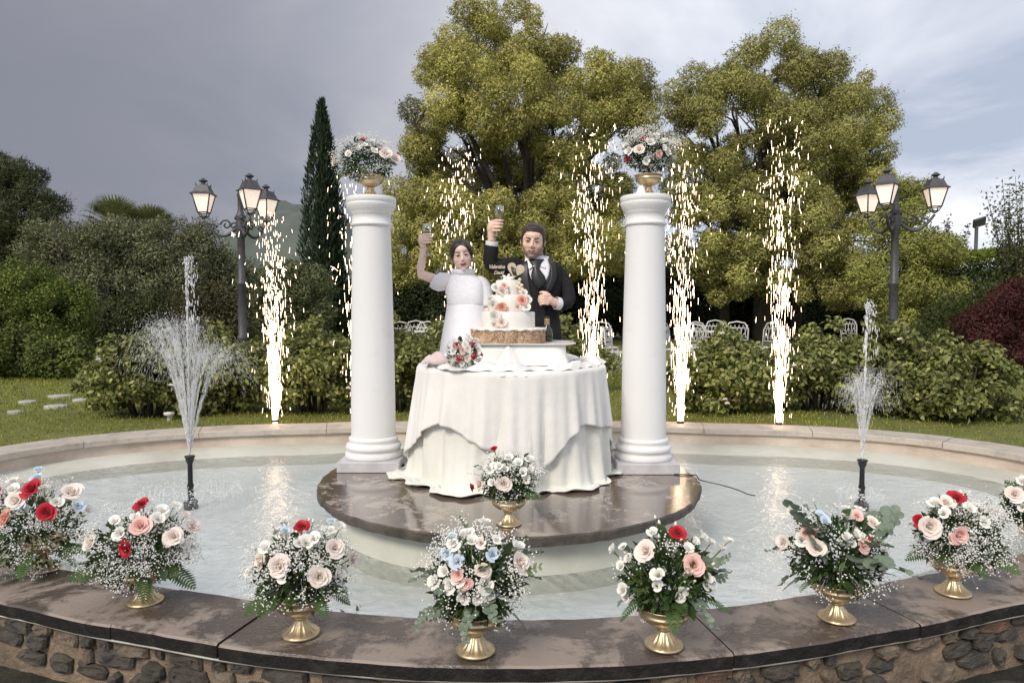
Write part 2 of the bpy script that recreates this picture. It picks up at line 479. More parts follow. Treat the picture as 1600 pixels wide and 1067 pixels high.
# moss and small weeds between the pavers
n = 2600
P = np.column_stack([RNG.uniform(0.7, 3.2, n) * RNG.choice([-1, 1], n), RNG.uniform(1.9, 3.3, n), np.full(n, -0.238)])
P = P[dist_in(P[:, :2]) > 0.36]; P = P[(np.sin(P[:, 0] * 5.1) + np.cos(P[:, 1] * 6.3 + P[:, 0] * 2)) > 0.2]
D = unit(rdir(len(P)) * 0.7 + np.array([0, 0, 1.0]))
V, F = leaf_arrays(P, D, RNG.uniform(0.012, 0.05, len(P)), RNG.uniform(0.008, 0.02, len(P)))
M['leaf'] = mk('leaf', (0.1, 0.1, 0.1), rough=0.55, attr='Col', trans=0.28, spec=0.35)
tag(link('moss', np_mesh('moss', V, F, leaf_colors(len(P), [(0.03, 0.04, 0.01), (0.07, 0.075, 0.015), (0.02, 0.02, 0.01)])), M['leaf']),
    'low dark moss and weeds on the wet ground before the wall', 'moss', kind='stuff')

# LED profile below the coping edge
g = G(); rows = []
sl = np.linspace(-3.6, 3.6, 220)
for k in range(6):
    a = 2 * PI * k / 6
    rows.append([curve(s, CW - 0.012 + 0.006 * math.cos(a), RIM - CT - 0.007 + 0.006 * math.sin(a)) for s in sl])
rows.append(rows[0])
g.grid(rows)
M['led'] = mk('led_profile', (0.42, 0.46, 0.43), rough=0.35, emis=((1.0, 0.80, 0.58), 0.10))
g.obj('light_strip', M['led'])
tag(bpy.data.objects['light_strip'], 'thin pale light strip running under the front coping edge', 'light strip')

# ------------------------------------------------------------------ water
m = bpy.data.materials.new('water'); m.use_nodes = True; t = m.node_tree; t.nodes.clear()
o_ = N(t, 'ShaderNodeOutputMaterial'); tcn = N(t, 'ShaderNodeTexCoord')
n1 = N(t, 'ShaderNodeTexNoise'); sock(n1, Scale=9.0, Detail=3.0, Roughness=0.5, Distortion=1.2); t.links.new(tcn.outputs['Object'], n1.inputs['Vector'])
n2 = N(t, 'ShaderNodeTexNoise'); sock(n2, Scale=34.0, Detail=2.0, Roughness=0.5, Distortion=0.8); t.links.new(tcn.outputs['Object'], n2.inputs['Vector'])
ad = N(t, 'ShaderNodeMath', operation='MULTIPLY_ADD'); ad.inputs[1].default_value = 0.35
t.links.new(n2.outputs['Fac'], ad.inputs[0]); t.links.new(n1.outputs['Fac'], ad.inputs[2])
bp = N(t, 'ShaderNodeBump'); sock(bp, Strength=0.38, Distance=0.03); t.links.new(ad.outputs[0], bp.inputs['Height'])
gl = N(t, 'ShaderNodeBsdfGlossy'); gl.inputs['Roughness'].default_value = 0.04; gl.inputs[0].default_value = (1, 1, 1, 1); t.links.new(bp.outputs[0], gl.inputs['Normal'])
tr = N(t, 'ShaderNodeBsdfTransparent'); tr.inputs[0].default_value = (0.975, 0.985, 0.985, 1)
fr = N(t, 'ShaderNodeFresnel'); fr.inputs[0].default_value = 1.33; t.links.new(bp.outputs[0], fr.inputs['Normal'])
mx = N(t, 'ShaderNodeMixShader'); t.links.new(fr.outputs[0], mx.inputs[0]); t.links.new(tr.outputs[0], mx.inputs[1]); t.links.new(gl.outputs[0], mx.inputs[2])
t.links.new(mx.outputs[0], o_.inputs[0]); M['water'] = m
g = G(); rows = []
for tt in (1.0, 0.8, 0.6, 0.4, 0.2, 0.02):
    row = []
    for i in range(240):
        p = curve(PER * i / 240, 0.01); row.append(Vector((BC.x + (p.x - BC.x) * tt, BC.y + (p.y - BC.y) * tt, WATER)))
    rows.append(row)
g.grid(rows, True); tag(g.obj('water', M['water']), kind='structure')

# ------------------------------------------------------------------ round stone platform in the middle
PC = Vector((-0.02, 4.61, 0)); PR = 1.245
plat = empty('round_platform', (PC.x, PC.y, -0.26), 'wet brown round stone platform standing in the fountain', 'platform')
g = G(); rows = []
SEG = 160
jt = [random.uniform(-0.006, 0.006) for _ in range(SEG)]
for r_, z_, jw in ((0.01, 0.085, 0), (0.3, 0.085, 0), (0.6, 0.085, 0), (0.9, 0.085, 0), (1.15, 0.085, 0), (PR - 0.010, 0.085, 1)):
    rows.append([(PC.x + (r_ + jw * jt[j]) * math.cos(2 * PI * j / SEG), PC.y + (r_ + jw * jt[j]) * math.sin(2 * PI * j / SEG), z_) for j in range(SEG)])
g.grid(rows, True); g.obj('slab_top', M['platform'], plat, sm=False)
g = G(); rows = []
for k, (r_, z_) in enumerate(((PR - 0.010, 0.085), (PR, 0.078), (PR - 0.004, 0.055), (PR - 0.012, 0.03), (PR - 0.03, 0.022), (1.12, 0.022))):
    rows.append([(PC.x + (r_ + jt[j] + (random.uniform(-0.004, 0.004) if 0 < k < 4 else 0)) * math.cos(2 * PI * j / SEG), PC.y + (r_ + jt[j] + 0) * math.sin(2 * PI * j / SEG), z_) for j in range(SEG)])
g.grid(rows, True); g.obj('slab_edge', M['platform_edge'], plat, sm=False)
g = G(); g.lathe([(1.13, 0.022), (1.14, -0.05), (1.15, -0.13), (1.155, -0.262)], 120, (PC.x, PC.y, 0))
g.obj('pedestal', M['lining'], plat)

# ------------------------------------------------------------------ two white columns
M['col'] = mk('white_paint', (0.76, 0.755, 0.755), (0.66, 0.645, 0.63), rough=0.55, scale=6, detail=10, lo=0.60, hi=0.85, bump=0.12, bscale=50)
M['plinth'] = mk('plinth_marble', (0.60, 0.585, 0.60), (0.44, 0.43, 0.45), rough=0.5, scale=7, detail=8, bump=0.1, bscale=30)
def column(x, y, label):
    e = empty('column', (x, y, PLAT), label, 'column', 'white columns')
    g = G(); g.box((0, 0, 0.0375), (0.425, 0.425, 0.073)); bevel(g.obj('plinth', M['plinth'], e, sm=False, wv=False), 0.006)
    g = G(); g.lathe([(0.0, 0.0745), (0.196, 0.0745), (0.200, 0.085), (0.196, 0.112), (0.178, 0.128), (0.190, 0.135), (0.196, 0.150), (0.188, 0.170), (0.166, 0.178),
                      (0.166, 0.188), (0.172, 0.196), (0.174, 0.207), (0.168, 0.217), (0.156, 0.222)], 64)
    g.obj('base', M['col'], e, wv=False)
    prof = []
    for k in range(25):
        t = k / 24; prof.append((0.1555 - 0.024 * t ** 1.6, 0.221 + 1.47 * t))
    g = G(); g.lathe(prof, 64); g.obj('shaft', M['col'], e, wv=False)
    g = G(); g.lathe([(0.131, 1.69), (0.142, 1.694), (0.146, 1.704), (0.142, 1.714), (0.133, 1.718), (0.133, 1.772), (0.139, 1.776), (0.139, 1.782), (0.150, 1.796),
                      (0.165, 1.822), (0.170, 1.838), (0.170, 1.85), (0.168, 1.852), (0.1725, 1.856), (0.1725, 1.888), (0.168, 1.894), (0.0, 1.894)], 64)
    g.obj('capital', M['col'], e, wv=False)
    return e
column(-0.985, 4.90, 'white round column left of the cake table')
column(0.925, 4.85, 'white round column right of the cake table')
# ------------------------------------------------------------------ trees, shrubs, hedges, hills
M['bark'] = mk('bark', (0.075, 0.058, 0.045), (0.035, 0.028, 0.022), rough=0.9, scale=9, bump=0.8, bscale=25)
M['hill'] = mk('hill_hazed', (0.075, 0.095, 0.085), (0.11, 0.125, 0.105), rough=1.0, scale=0.02, detail=9)  # distance haze is mixed into this bluish grey-green colour
M['leafmatte'] = mk('leaf_matte', (0.1, 0.1, 0.1), rough=0.7, attr='Col', trans=0.22, spec=0.2)

def clump_leaves(centers, radii, n_per, ln, wd, cols, jit=0.16, shell=0.55, up=0.35, flat=0.9, cjit=0.12, out=1.0, w=None):
    """leaves spread through clumps; returns V, F, C"""
    Vs, Fs, Cs = [], [], []; base = 0
    for c, r in zip(centers, radii):
        n = max(12, int(n_per * (r / np.mean(radii)) ** 2))
        d = rdir(n); rr = (shell + (1 - shell) * RNG.random(n) ** 0.7)[:, None]; rr = np.where(RNG.random((n, 1)) < .16, rr * RNG.uniform(1.0, 1.38, (n, 1)), rr)
        wob = 1 + 0.22 * np.sin(d[:, :1] * 7 + c[0]) * np.sin(d[:, 2:3] * 8 + c[2])
        P = np.asarray(c) + d * rr * r * wob * np.array([1, 1, flat])
        nr = unit(d + np.array([0, 0, .35]) + rdir(n) * .55)      # blades turn their faces outward and up
        tg = rdir(n); tg = unit(tg - nr * (tg * nr).sum(1, keepdims=True))
        D = unit(tg + d * out * .45 + np.array([0, 0, up * .6]))
        V, F = leaf_arrays(P, D, RNG.uniform(0.65, 1.3, n) * ln, RNG.uniform(0.7, 1.25, n) * wd, nrm=nr)
        C = leaf_colors(n, cols, jit, w=w) * (1 + RNG.normal() * cjit)
        Vs.append(V); Fs.append(F + base); Cs.append(C); base += len(V)
    return np.vstack(Vs), np.vstack(Fs), np.clip(np.vstack(Cs), 0.003, 1)

def lobe_clumps(lobes, spacing, rc, inner=0.2):
    """clump centres over the surface (and a few inside) of ellipsoid lobes [(c, r3)]"""
    C, Rr = [], []
    for (c, r) in lobes:
        c = np.array(c); r = np.array(r)
        area = 4 * PI * ((r[0] * r[1]) ** 1.6 / 3 + (r[0] * r[2]) ** 1.6 / 3 + (r[1] * r[2]) ** 1.6 / 3) ** (1 / 1.6)
        n = max(4, int(area / spacing ** 2))
        k = np.arange(n) + 0.5; ph = np.arccos(1 - 2 * k / n); th = PI * (1 + 5 ** 0.5) * k + RNG.random() * 6
        d = np.column_stack([np.cos(th) * np.sin(ph), np.sin(th) * np.sin(ph), np.cos(ph)])
        d = unit(d + RNG.normal(size=d.shape) * 0.18)
        sc = RNG.uniform(0.62, 1.06, (n, 1)); ins = RNG.random((n, 1)) < inner; sc = np.where(ins, sc * 0.6, sc)
        P = c + d * r * sc
        for p in P:
            deep = False
            for (c2, r2) in lobes:
                if c2 is c: continue
                q = (p - np.array(c2)) / np.array(r2)
                if (q * q).sum() < 0.42: deep = True; break
            if not deep:
                C.append(p); Rr.append(rc * RNG.uniform(0.65, 1.35))
    return np.array(C), np.array(Rr)

def limbs(g, base, fork, lobes, r0, sub=None, nsub=3):
    base = Vector(base); fork = Vector(fork)
    g.tube([base, base.lerp(fork, 0.5) + Vector((random.uniform(-.08, .08), random.uniform(-.08, .08), 0)), fork], [r0 * 1.25, r0, r0 * 0.85], 10)
    for c, r in lobes:
        c = Vector(c); m = fork.lerp(c, 0.5) + Vector((random.uniform(-.3, .3), random.uniform(-.3, .3), random.uniform(-.1, .4)))
        g.tube([fork, fork.lerp(m, 0.5) + Vector((0, 0, random.uniform(0, .15))), m, c], [r0 * 0.5, r0 * 0.4, r0 * 0.3, r0 * 0.12], 7)
        for _ in range(nsub):
            t = c + Vector([random.uniform(-.65, .65) * q for q in r])
            mm = m.lerp(c, random.uniform(0.0, .8))
            g.tube([mm, mm.lerp(t, 0.5) + Vector((random.uniform(-.15, .15), random.uniform(-.15, .15), .1)), t], [r0 * 0.2, r0 * 0.13, r0 * 0.04], 5)

def tree(name, label, base, fork, lobes, r0, spacing, rc, nper, ln, wd, cols, group='trees behind the lawn', up=0.35, cat='tree', mat='leafmatte', flat=0.9, stems=None, inner=0.2, nsub=3, shell=0.55, cjit=0.16, out=1.0):
    e = empty(name, base, label, cat, group)
    g = G(); limbs(g, base, fork, lobes, r0, nsub=nsub)
    if stems:
        for b2, f2, rr in stems: limbs(g, b2, f2, random.sample(lobes, min(4, len(lobes))), rr)
    g.obj('trunk', M['bark'], e)
    C, Rr = lobe_clumps(lobes, spacing, rc, inner)
    V, F, Cc = clump_leaves(C, Rr, nper, ln, wd, cols, up=up, flat=flat, shell=shell, cjit=cjit, out=out)
    link('crown', np_mesh('crown', V, F, Cc), M[mat], e, world_verts=True)
    return e

def pxlobes(L, Y, dz=1.0, depth=0.9):
    """lobes given by photo position and size at distance Y; each gets a real depth of its own"""
    o = []
    for (px, py, rx, ry, dy) in L:
        y = Y + dy; p = W(px, py, y); k = y / FPX
        o.append(((p.x, p.y, p.z), (rx * k, (rx + ry) / 2 * k * depth, ry * k)))
    return o
YG = [(0.38, 0.36, 0.11), (0.31, 0.305, 0.088), (0.24, 0.245, 0.07), (0.46, 0.415, 0.16)]
# the big pale tree behind the couple
L = pxlobes([(745, 80, 62, 62, .4), (828, 66, 48, 50, 1.2), (700, 140, 48, 55, -.6), (660, 205, 40, 48, -.2), (790, 150, 62, 62, -1.6), (862, 130, 45, 60, 1.4),
             (935, 130, 55, 55, .2), (985, 145, 38, 40, 1.2), (880, 205, 62, 58, -1.0), (962, 205, 45, 50, -.4), (722, 215, 55, 48, 1.6), (655, 262, 34, 30, .5),
             (690, 330, 52, 42, -1.4), (638, 318, 26, 26, -.4), (750, 345, 55, 40, -1.8), (850, 340, 60, 46, -1.8), (930, 300, 50, 60, 0.6), (905, 390, 60, 45, -1.2), (640, 395, 45, 48, -1.0),
             (720, 415, 60, 48, -1.6), (800, 420, 60, 44, -1.0), (960, 370, 45, 60, .6), (815, 260, 50, 45, 2.4), (745, 290, 55, 42, 2.2), (880, 290, 55, 45, 2.4), (800, 330, 60, 40, 2.6)], 22)
b = W(822, 545, 22.4); b.z = 0
tree('broad_crowned_tree', 'tall yellow-green tree with puffy crown rising behind the couple', b, W(826, 385, 22.4), L, 0.26, 0.86, 0.43, 1150, 0.095, 0.034, YG,
     stems=[(b + Vector((-0.9, 0.3, 0)), W(775, 330, 22.6), 0.15), (b + Vector((0.7, 0.4, 0)), W(885, 340, 22.7), 0.15)])
L = pxlobes([(1195, 108, 62, 55, .3), (1150, 175, 60, 55, -.8), (1088, 150, 38, 38, .8), (1075, 215, 45, 50, .3), (1250, 150, 52, 52, 1.0), (1285, 130, 36, 36, .2), (1340, 150, 26, 36, 1.0), (1330, 195, 55, 50, -.4),
             (1262, 220, 70, 52, -1.4), (1180, 245, 60, 45, 1.6), (1355, 240, 36, 42, .2), (1310, 285, 60, 45, -.8), (1100, 285, 55, 45, -1.2), (1215, 310, 70, 50, -1.2), (1345, 310, 42, 50, .5),
             (1140, 345, 60, 50, -1.4), (1270, 365, 65, 48, -1.6), (1090, 375, 55, 50, -.6), (1335, 385, 50, 45, -1.0), (1200, 410, 65, 45, -1.0), (1300, 440, 55, 40, -1.4), (1120, 440, 50, 40, -.2), (1160, 300, 60, 45, 2.4), (1250, 310, 60, 45, 2.6)], 24)
b = W(1190, 545, 24.4); b.z = 0
tree('broad_crowned_tree', 'tall yellow-green tree with puffy crown behind the right column', b, W(1195, 375, 24.4), L, 0.26, 0.92, 0.46, 1150, 0.10, 0.036,
     [(0.34, 0.33, 0.11), (0.275, 0.28, 0.085), (0.21, 0.22, 0.07), (0.42, 0.385, 0.15)],
     stems=[(b + Vector((-1.2, 0.3, 0)), W(1130, 350, 24.6), 0.15), (b + Vector((1.3, 0.4, 0)), W(1260, 345, 24.6), 0.15)])
L = pxlobes([(1425, 320, 34, 38, .6), (1405, 365, 40, 40, 0), (1440, 395, 46, 36, -.5), (1470, 420, 28, 28, -.7), (1400, 430, 46, 40, -.6), (1445, 450, 40, 34, -.2), (1370, 460, 36, 34, -.8), (1425, 485, 34, 26, -.6)], 20)
b = W(1410, 545, 20.3); b.z = 0
tree('low_tree', 'low pale green tree right behind the right lamp post', b, W(1412, 470, 20.3), L, 0.12, 0.62, 0.36, 800, 0.085, 0.034, [(0.25, 0.26, 0.07), (0.20, 0.22, 0.055), (0.31, 0.31, 0.10)])
# dark evergreen mass in the shade under and behind the trees
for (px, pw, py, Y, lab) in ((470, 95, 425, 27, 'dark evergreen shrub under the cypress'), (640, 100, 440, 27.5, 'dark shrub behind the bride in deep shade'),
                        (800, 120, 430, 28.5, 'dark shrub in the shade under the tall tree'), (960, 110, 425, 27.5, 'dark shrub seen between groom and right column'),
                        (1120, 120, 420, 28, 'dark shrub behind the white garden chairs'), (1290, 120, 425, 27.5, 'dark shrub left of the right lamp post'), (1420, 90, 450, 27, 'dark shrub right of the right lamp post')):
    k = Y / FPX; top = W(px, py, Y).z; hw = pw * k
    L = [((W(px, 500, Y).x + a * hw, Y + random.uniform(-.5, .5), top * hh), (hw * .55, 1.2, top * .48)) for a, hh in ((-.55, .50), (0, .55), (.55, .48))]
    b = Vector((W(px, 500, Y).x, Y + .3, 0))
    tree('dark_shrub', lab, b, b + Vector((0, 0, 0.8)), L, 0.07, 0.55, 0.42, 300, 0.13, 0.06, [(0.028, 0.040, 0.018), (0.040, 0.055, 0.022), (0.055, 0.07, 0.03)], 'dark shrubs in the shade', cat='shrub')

# cypresses
def cypress(px, topy, wpx, Y, label):
    p = W(px, 500, Y); top = W(px, topy, Y).z; hw = wpx * Y / FPX / 2
    e = empty('cypress_tree', (p.x, Y, 0), label, 'cypress', 'cypresses')
    G().tube([(p.x, Y, 0), (p.x, Y, top * 0.7)], [0.16, 0.04], 8).obj('trunk', M['bark'], e)
    n = 26000; spires = [(0, 0, 1.0, 1.0)] + [(random.uniform(-.55, .55), random.uniform(-.5, .5), random.uniform(.72, .93), .42) for _ in range(9)]
    Ps, Ds = [], []
    for (sx, sy, hh, ww) in spires:
        m = int(n * (0.28 if ww == 1 else 0.08)); u = RNG.random(m); z = (0.03 + 0.97 * u) * top * hh
        prof = np.interp(z / (top * hh), [0, .08, .25, .5, .75, .92, 1], [.55, .85, 1, .92, .6, .25, .02]) * hw * ww
        a = RNG.random(m) * 2 * PI; rr = prof * (0.72 + 0.32 * RNG.random(m)) * (1 + 0.18 * np.sin(a * 5 + z * 3.0))
        Ps.append(np.column_stack([p.x + sx * hw * (1 - .5 * z / top) + rr * np.cos(a), Y + sy * hw + rr * np.sin(a), z]))
        Ds.append(np.column_stack([np.cos(a) * .25, np.sin(a) * .25, np.ones(m)]) + RNG.normal(size=(m, 3)) * 0.22)
    P = np.vstack(Ps); D = unit(np.vstack(Ds))
    V, F = leaf_arrays(P, D, RNG.uniform(.12, .30, len(P)), RNG.uniform(.03, .06, len(P)))
    link('crown', np_mesh('crown', V, F, leaf_colors(len(P), [(0.020, 0.036, 0.022), (0.030, 0.050, 0.026), (0.045, 0.062, 0.030)])), M['leafmatte'], e, world_verts=True)
cypress(507, 160, 66, 24, 'tall dark cypress left of the left column')
cypress(660, 255, 46, 33, 'dark cypress top half hidden by the tall pale tree')

# stone pine at the far left
L = pxlobes([(20, 300, 52, 44, 0), (62, 320, 28, 30, -.4), (-40, 290, 60, 50, .5), (30, 350, 60, 46, -.5), (-30, 380, 70, 60, 0), (25, 415, 58, 46, .2)], 25)
b = W(-10, 545, 25.5); b.z = 0
tree('pine_tree', 'dark rounded pine at the left edge of the picture', b, W(0, 430, 25.5), L, 0.2, 0.6, 0.36, 420, 0.17, 0.03, [(0.036, 0.048, 0.022), (0.055, 0.068, 0.028), (0.085, 0.085, 0.038)], up=0.9)
# olive row
OL = [(0.17, 0.18, 0.095), (0.115, 0.13, 0.06), (0.23, 0.23, 0.14), (0.075, 0.09, 0.04)]
for (px, py, rw, Y, lab) in ((95, 350, 58, 20.5, 'grey-green olive nearest to the pine'), (185, 345, 64, 20, 'grey-green olive below the first palm crown'),
                        (280, 350, 62, 20.3, 'grey-green olive left of the left lamp post'), (352, 392, 42, 21, 'grey-green olive right behind the left lamp post')):
    k = Y / FPX
    L = pxlobes([(px - rw * .45, py + 50, rw * .55, 46, -.3), (px + rw * .45, py + 52, rw * .55, 46, .2), (px, py + 42, rw * .55, 44, .3), (px - rw * .3, py + 110, rw * .7, 60, -.4), (px + rw * .4, py + 115, rw * .65, 60, 0), (px, py + 160, rw * .8, 45, -.2)], Y)
    b = W(px, 550, Y); b.z = 0
    tree('olive_tree', lab, b, W(px, py + 120, Y), L, 0.12, 0.46, 0.34, 330, 0.105, 0.030, OL, 'olive trees', up=0.5, shell=.3)
# shaded shrubs in front of the olives
for (px, py, rw, rh, Y, lab, cols) in ((215, 515, 85, 45, 16.5, 'dark broad shrub in front of the olives', [(0.028, 0.036, 0.014), (0.045, 0.055, 0.02), (0.07, 0.075, 0.03)]),
                         (335, 500, 48, 42, 15.5, 'brownish round shrub left of the left lamp post', [(0.06, 0.055, 0.028), (0.09, 0.078, 0.04), (0.05, 0.055, 0.025)]),
                         (455, 470, 55, 58, 19, 'mid-green shrub between left lamp post and left column', [(0.11, 0.125, 0.06), (0.075, 0.09, 0.04), (0.15, 0.16, 0.08)])):
    L = pxlobes([(px - rw * .4, py, rw * .6, rh, .2), (px + rw * .4, py + 4, rw * .6, rh * .95, -.1), (px, py - 6, rw * .6, rh, 0)], Y)
    b = W(px, 555, Y); b.z = 0
    tree('round_shrub', lab, b, b + Vector((0, 0, .35)), L, 0.06, 0.4, 0.3, 340, 0.075, 0.036, cols, 'shrubs left of the fountain', cat='shrub')
# fan palms rising above the olives
def palm(px, py, Y, n, ln, label):
    c = W(px, py, Y); e = empty('palm_tree', (c.x, c.y, 0), label, 'palm', 'palms above the olives')
    G().tube([(c.x, c.y, 0), (c.x, c.y, c.z)], [0.14, 0.10], 10).obj('trunk', M['bark'], e)
    for i in range(n):
        a = 2 * PI * i / n + random.uniform(-.2, .2); el = random.uniform(0.15, 1.35); d = Vector((math.cos(a) * math.cos(el), math.sin(a) * math.cos(el), math.sin(el)))
        sdir = d.cross(Vector((0, 0, 1))).normalized(); g = G(); hub = c + d * ln * 0.35
        g.tube([c, hub], [0.02, 0.012], 4)
        for k in range(-6, 7):
            q = (d * math.cos(k * 0.16) + sdir * math.sin(k * 0.16)).normalized(); up_ = d.cross(sdir) * 0.012
            tip = hub + q * ln * 0.75 - Vector((0, 0, 0.08 * ln)); mid = hub + q * ln * 0.4; ww = sdir * 0.026
            g.add([hub, mid + ww, tip, mid - ww + up_], [(0, 1, 2, 3)])
        g.obj('frond', M['palm'], e)
M['palm'] = mk('palm_frond', (0.13, 0.16, 0.05), (0.20, 0.20, 0.08), rough=0.5, scale=2, trans=0.2)
palm(178, 352, 23, 34, 1.05, 'spiky fan palm crown showing above the olives, left one')
palm(236, 362, 23.5, 30, 0.95, 'browner fan palm crown showing above the olives, right one')
# thin airy twig trees poking above
def twig_tree(px, py0, py1, wpx, Y, cols, label, nleaf=1500, ln=.09, wd=.045, nb=16):
    b = W(px, 545, Y); b.z = 0; e = empty('slender_tree', b, label, 'tree', 'slender trees')
    g = G(); tips = []
    k = Y / FPX; zt = W(px, py0, Y).z; z0 = W(px, py1, Y).z
    for i in range(nb):
        x = b.x + random.uniform(-1, 1) * wpx * k; y = b.y + random.uniform(-1, 1) * wpx * k * .7; zz = z0 + (zt - z0) * random.uniform(.35, 1)
        st = Vector((b.x + (x - b.x) * .15, b.y + (y - b.y) * .15, z0 * random.uniform(.3, .8)))
        mid = st.lerp(Vector((x, y, zz)), .5) + Vector((random.uniform(-.1, .1), 0, 0))
        pts = [Vector((b.x, b.y, 0)), st, mid, Vector((x, y, zz))]
        g.tube(pts, [.035, .025, .014, .004], 5); tips.append((st, mid, Vector((x, y, zz))))
    g.obj('trunk', M['bark'], e)
    P = []
    for i in range(nleaf):
        a, m_, c = random.choice(tips); t = random.random()
        q = a.lerp(m_, t * 2) if t < .5 else m_.lerp(c, t * 2 - 1)
        P.append(q + Vector((random.gauss(0, .09), random.gauss(0, .09), random.gauss(0, .09))))
    P = np.array(P); D = unit(rdir(len(P)) + np.array([0, 0, .3]))
    V, F = leaf_arrays(P, D, RNG.uniform(.6, 1.3, len(P)) * ln, RNG.uniform(.7, 1.2, len(P)) * wd)
    link('crown', np_mesh('crown', V, F, leaf_colors(len(P), cols)), M['leafmatte'], e, world_verts=True)
twig_tree(1590, 275, 480, 48, 16, [(0.06, 0.085, 0.03), (0.09, 0.12, 0.045), (0.075, 0.055, 0.035)], 'airy young tree at the right edge of the picture', 5200, .085, .045, 26)
twig_tree(120, 310, 400, 34, 19.5, OL, 'wispy branch top above the olives left of the palms', 420, .09, .035, 9)
twig_tree(275, 330, 400, 26, 19.8, OL, 'wispy twigs above the olives near the left lamp', 260, .09, .03, 8)
twig_tree(1462, 338, 440, 46, 30, [(0.035, 0.042, 0.028), (0.06, 0.06, 0.04), (0.08, 0.06, 0.05)], 'dark loose tree beyond the hedge right of the lamp', 4200, .14, .07, 24)

# clipped bush at far left, its lower neighbour
GR = [(0.075, 0.105, 0.022), (0.11, 0.14, 0.03), (0.05, 0.075, 0.016), (0.16, 0.175, 0.045)]
L = pxlobes([(30, 480, 65, 62, .1), (85, 500, 48, 52, -.2), (-40, 480, 70, 66, .2), (60, 530, 60, 40, -.3), (-10, 545, 70, 40, 0)], 13)
b = W(20, 575, 13); b.z = 0
tree('round_bush', 'dense rounded green bush at the left edge above the lawn', b, b + Vector((0, 0, .4)), L, 0.07, 0.30, 0.22, 420, 0.055, 0.028, GR, 'bushes on the left lawn', cat='bush')
L = pxlobes([(30, 555, 55, 34, 0), (95, 560, 42, 28, -.2), (-30, 555, 60, 32, 0)], 12)
b = W(30, 590, 12); b.z = 0
tree('low_bush', 'low leafy bush in front of the dense rounded bush', b, b + Vector((0, 0, .2)), L, 0.04, 0.28, 0.20, 330, 0.065, 0.036, [(0.10, 0.125, 0.03), (0.14, 0.16, 0.045), (0.06, 0.08, 0.02)], 'bushes on the left lawn', cat='bush')
# right side: clipped hedge, red maple, dark thyme-green mound
e = empty('clipped_hedge', (W(1560, 500, 21).x, 21, 0), 'long clipped hedge with paler top on the right', 'hedge')
n = 42000; hx0, hx1 = W(1440, 500, 21).x, W(1800, 500, 21).x; ht = W(1500, 398, 21).z
side = RNG.random(n) < 0.68
P = np.column_stack([RNG.uniform(hx0, hx1, n), np.where(side, 20.2 + RNG.normal(size=n) * .06, RNG.uniform(20.2, 21.6, n)), np.where(side, RNG.uniform(0.05, ht, n), ht + RNG.normal(size=n) * .05)])
P[:, 2] += 0.07 * np.sin(P[:, 0] * 3.1) * (P[:, 2] > ht * .8)
D = unit(rdir(n) + np.where(side[:, None], np.array([0, -.8, .2]), np.array([0, 0, 1.0])))
V, F = leaf_arrays(P, D, RNG.uniform(.07, .13, n), RNG.uniform(.04, .07, n))
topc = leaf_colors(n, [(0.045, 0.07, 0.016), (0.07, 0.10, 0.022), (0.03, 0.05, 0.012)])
palec = leaf_colors(n, [(0.20, 0.24, 0.035), (0.16, 0.20, 0.03), (0.11, 0.15, 0.03)])
topm = np.repeat(P[:, 2] > ht - .18 - .15 * RNG.random(n), 4)  # leaf colour turns paler towards the top of the hedge
link('foliage', np_mesh('foliage', V, F, np.where(topm[:, None], palec, topc)), M['leafmatte'], e, world_verts=True)
g = G()
for i in range(10):
    x = hx0 + (hx1 - hx0) * (i + .5) / 10; g.tube([(x, 20.9, 0), (x + random.uniform(-.2, .2), 20.9, ht * .8)], [.06, .02], 6)
g.obj('stems', M['bark'], e)
L = pxlobes([(1560, 505, 50, 38, 0), (1610, 480, 50, 46, .2), (1640, 520, 60, 50, -.2), (1575, 545, 50, 34, -.3), (1530, 525, 32, 26, 0), (1600, 560, 50, 32, -.3)], 12.2)
b = W(1600, 585, 12.2); b.z = 0
tree('red_maple', 'dark red low maple at the right edge of the lawn', b, b + Vector((0, 0, .5)), L, 0.05, 0.30, 0.22, 360, 0.06, 0.02, [(0.075, 0.020, 0.022), (0.05, 0.014, 0.016), (0.10, 0.035, 0.03), (0.035, 0.02, 0.014)], cat='maple')
L = pxlobes([(1500, 505, 42, 36, 0), (1540, 490, 40, 36, .4), (1470, 525, 30, 22, 0)], 15.5)
b = W(1505, 560, 15.5); b.z = 0
tree('round_shrub', 'fine-leaved green mound left of the red maple', b, b + Vector((0, 0, .3)), L, 0.05, 0.34, 0.26, 420, 0.09, 0.018, [(0.05, 0.065, 0.02), (0.085, 0.10, 0.03), (0.035, 0.05, 0.018)], None, up=.8, cat='shrub')

# far wooded hills on the left and a low ridge on the right
def hill(x0, x1, Y, prof, name='hill'):
    g = G(); rows = []
    for dy, zf in ((0, 0.0), (60, .45), (140, .8), (260, 1.0), (420, .7), (600, 0)):
        row = []
        for i in range(81):
            t = i / 80; x = x0 + (x1 - x0) * t
            row.append((x, Y + dy, prof(t) * zf + (1.5 * math.sin(t * 90 + dy) + 1.2 * math.sin(t * 37)) * (zf > 0) * (zf < 1.1) - (1 if zf == 0 else 0)))
        rows.append(row)
    g.grid(rows); tag(g.obj(name, M['hill']), kind='structure')
hill(-560, -180, 900, lambda t: 70 + 92 * math.exp(-((t - .44) / .13) ** 2) + 96 * math.exp(-((t - .68) / .17) ** 2))
hill(420, 1200, 1300, lambda t: 78 + 12 * math.sin(t * 9))

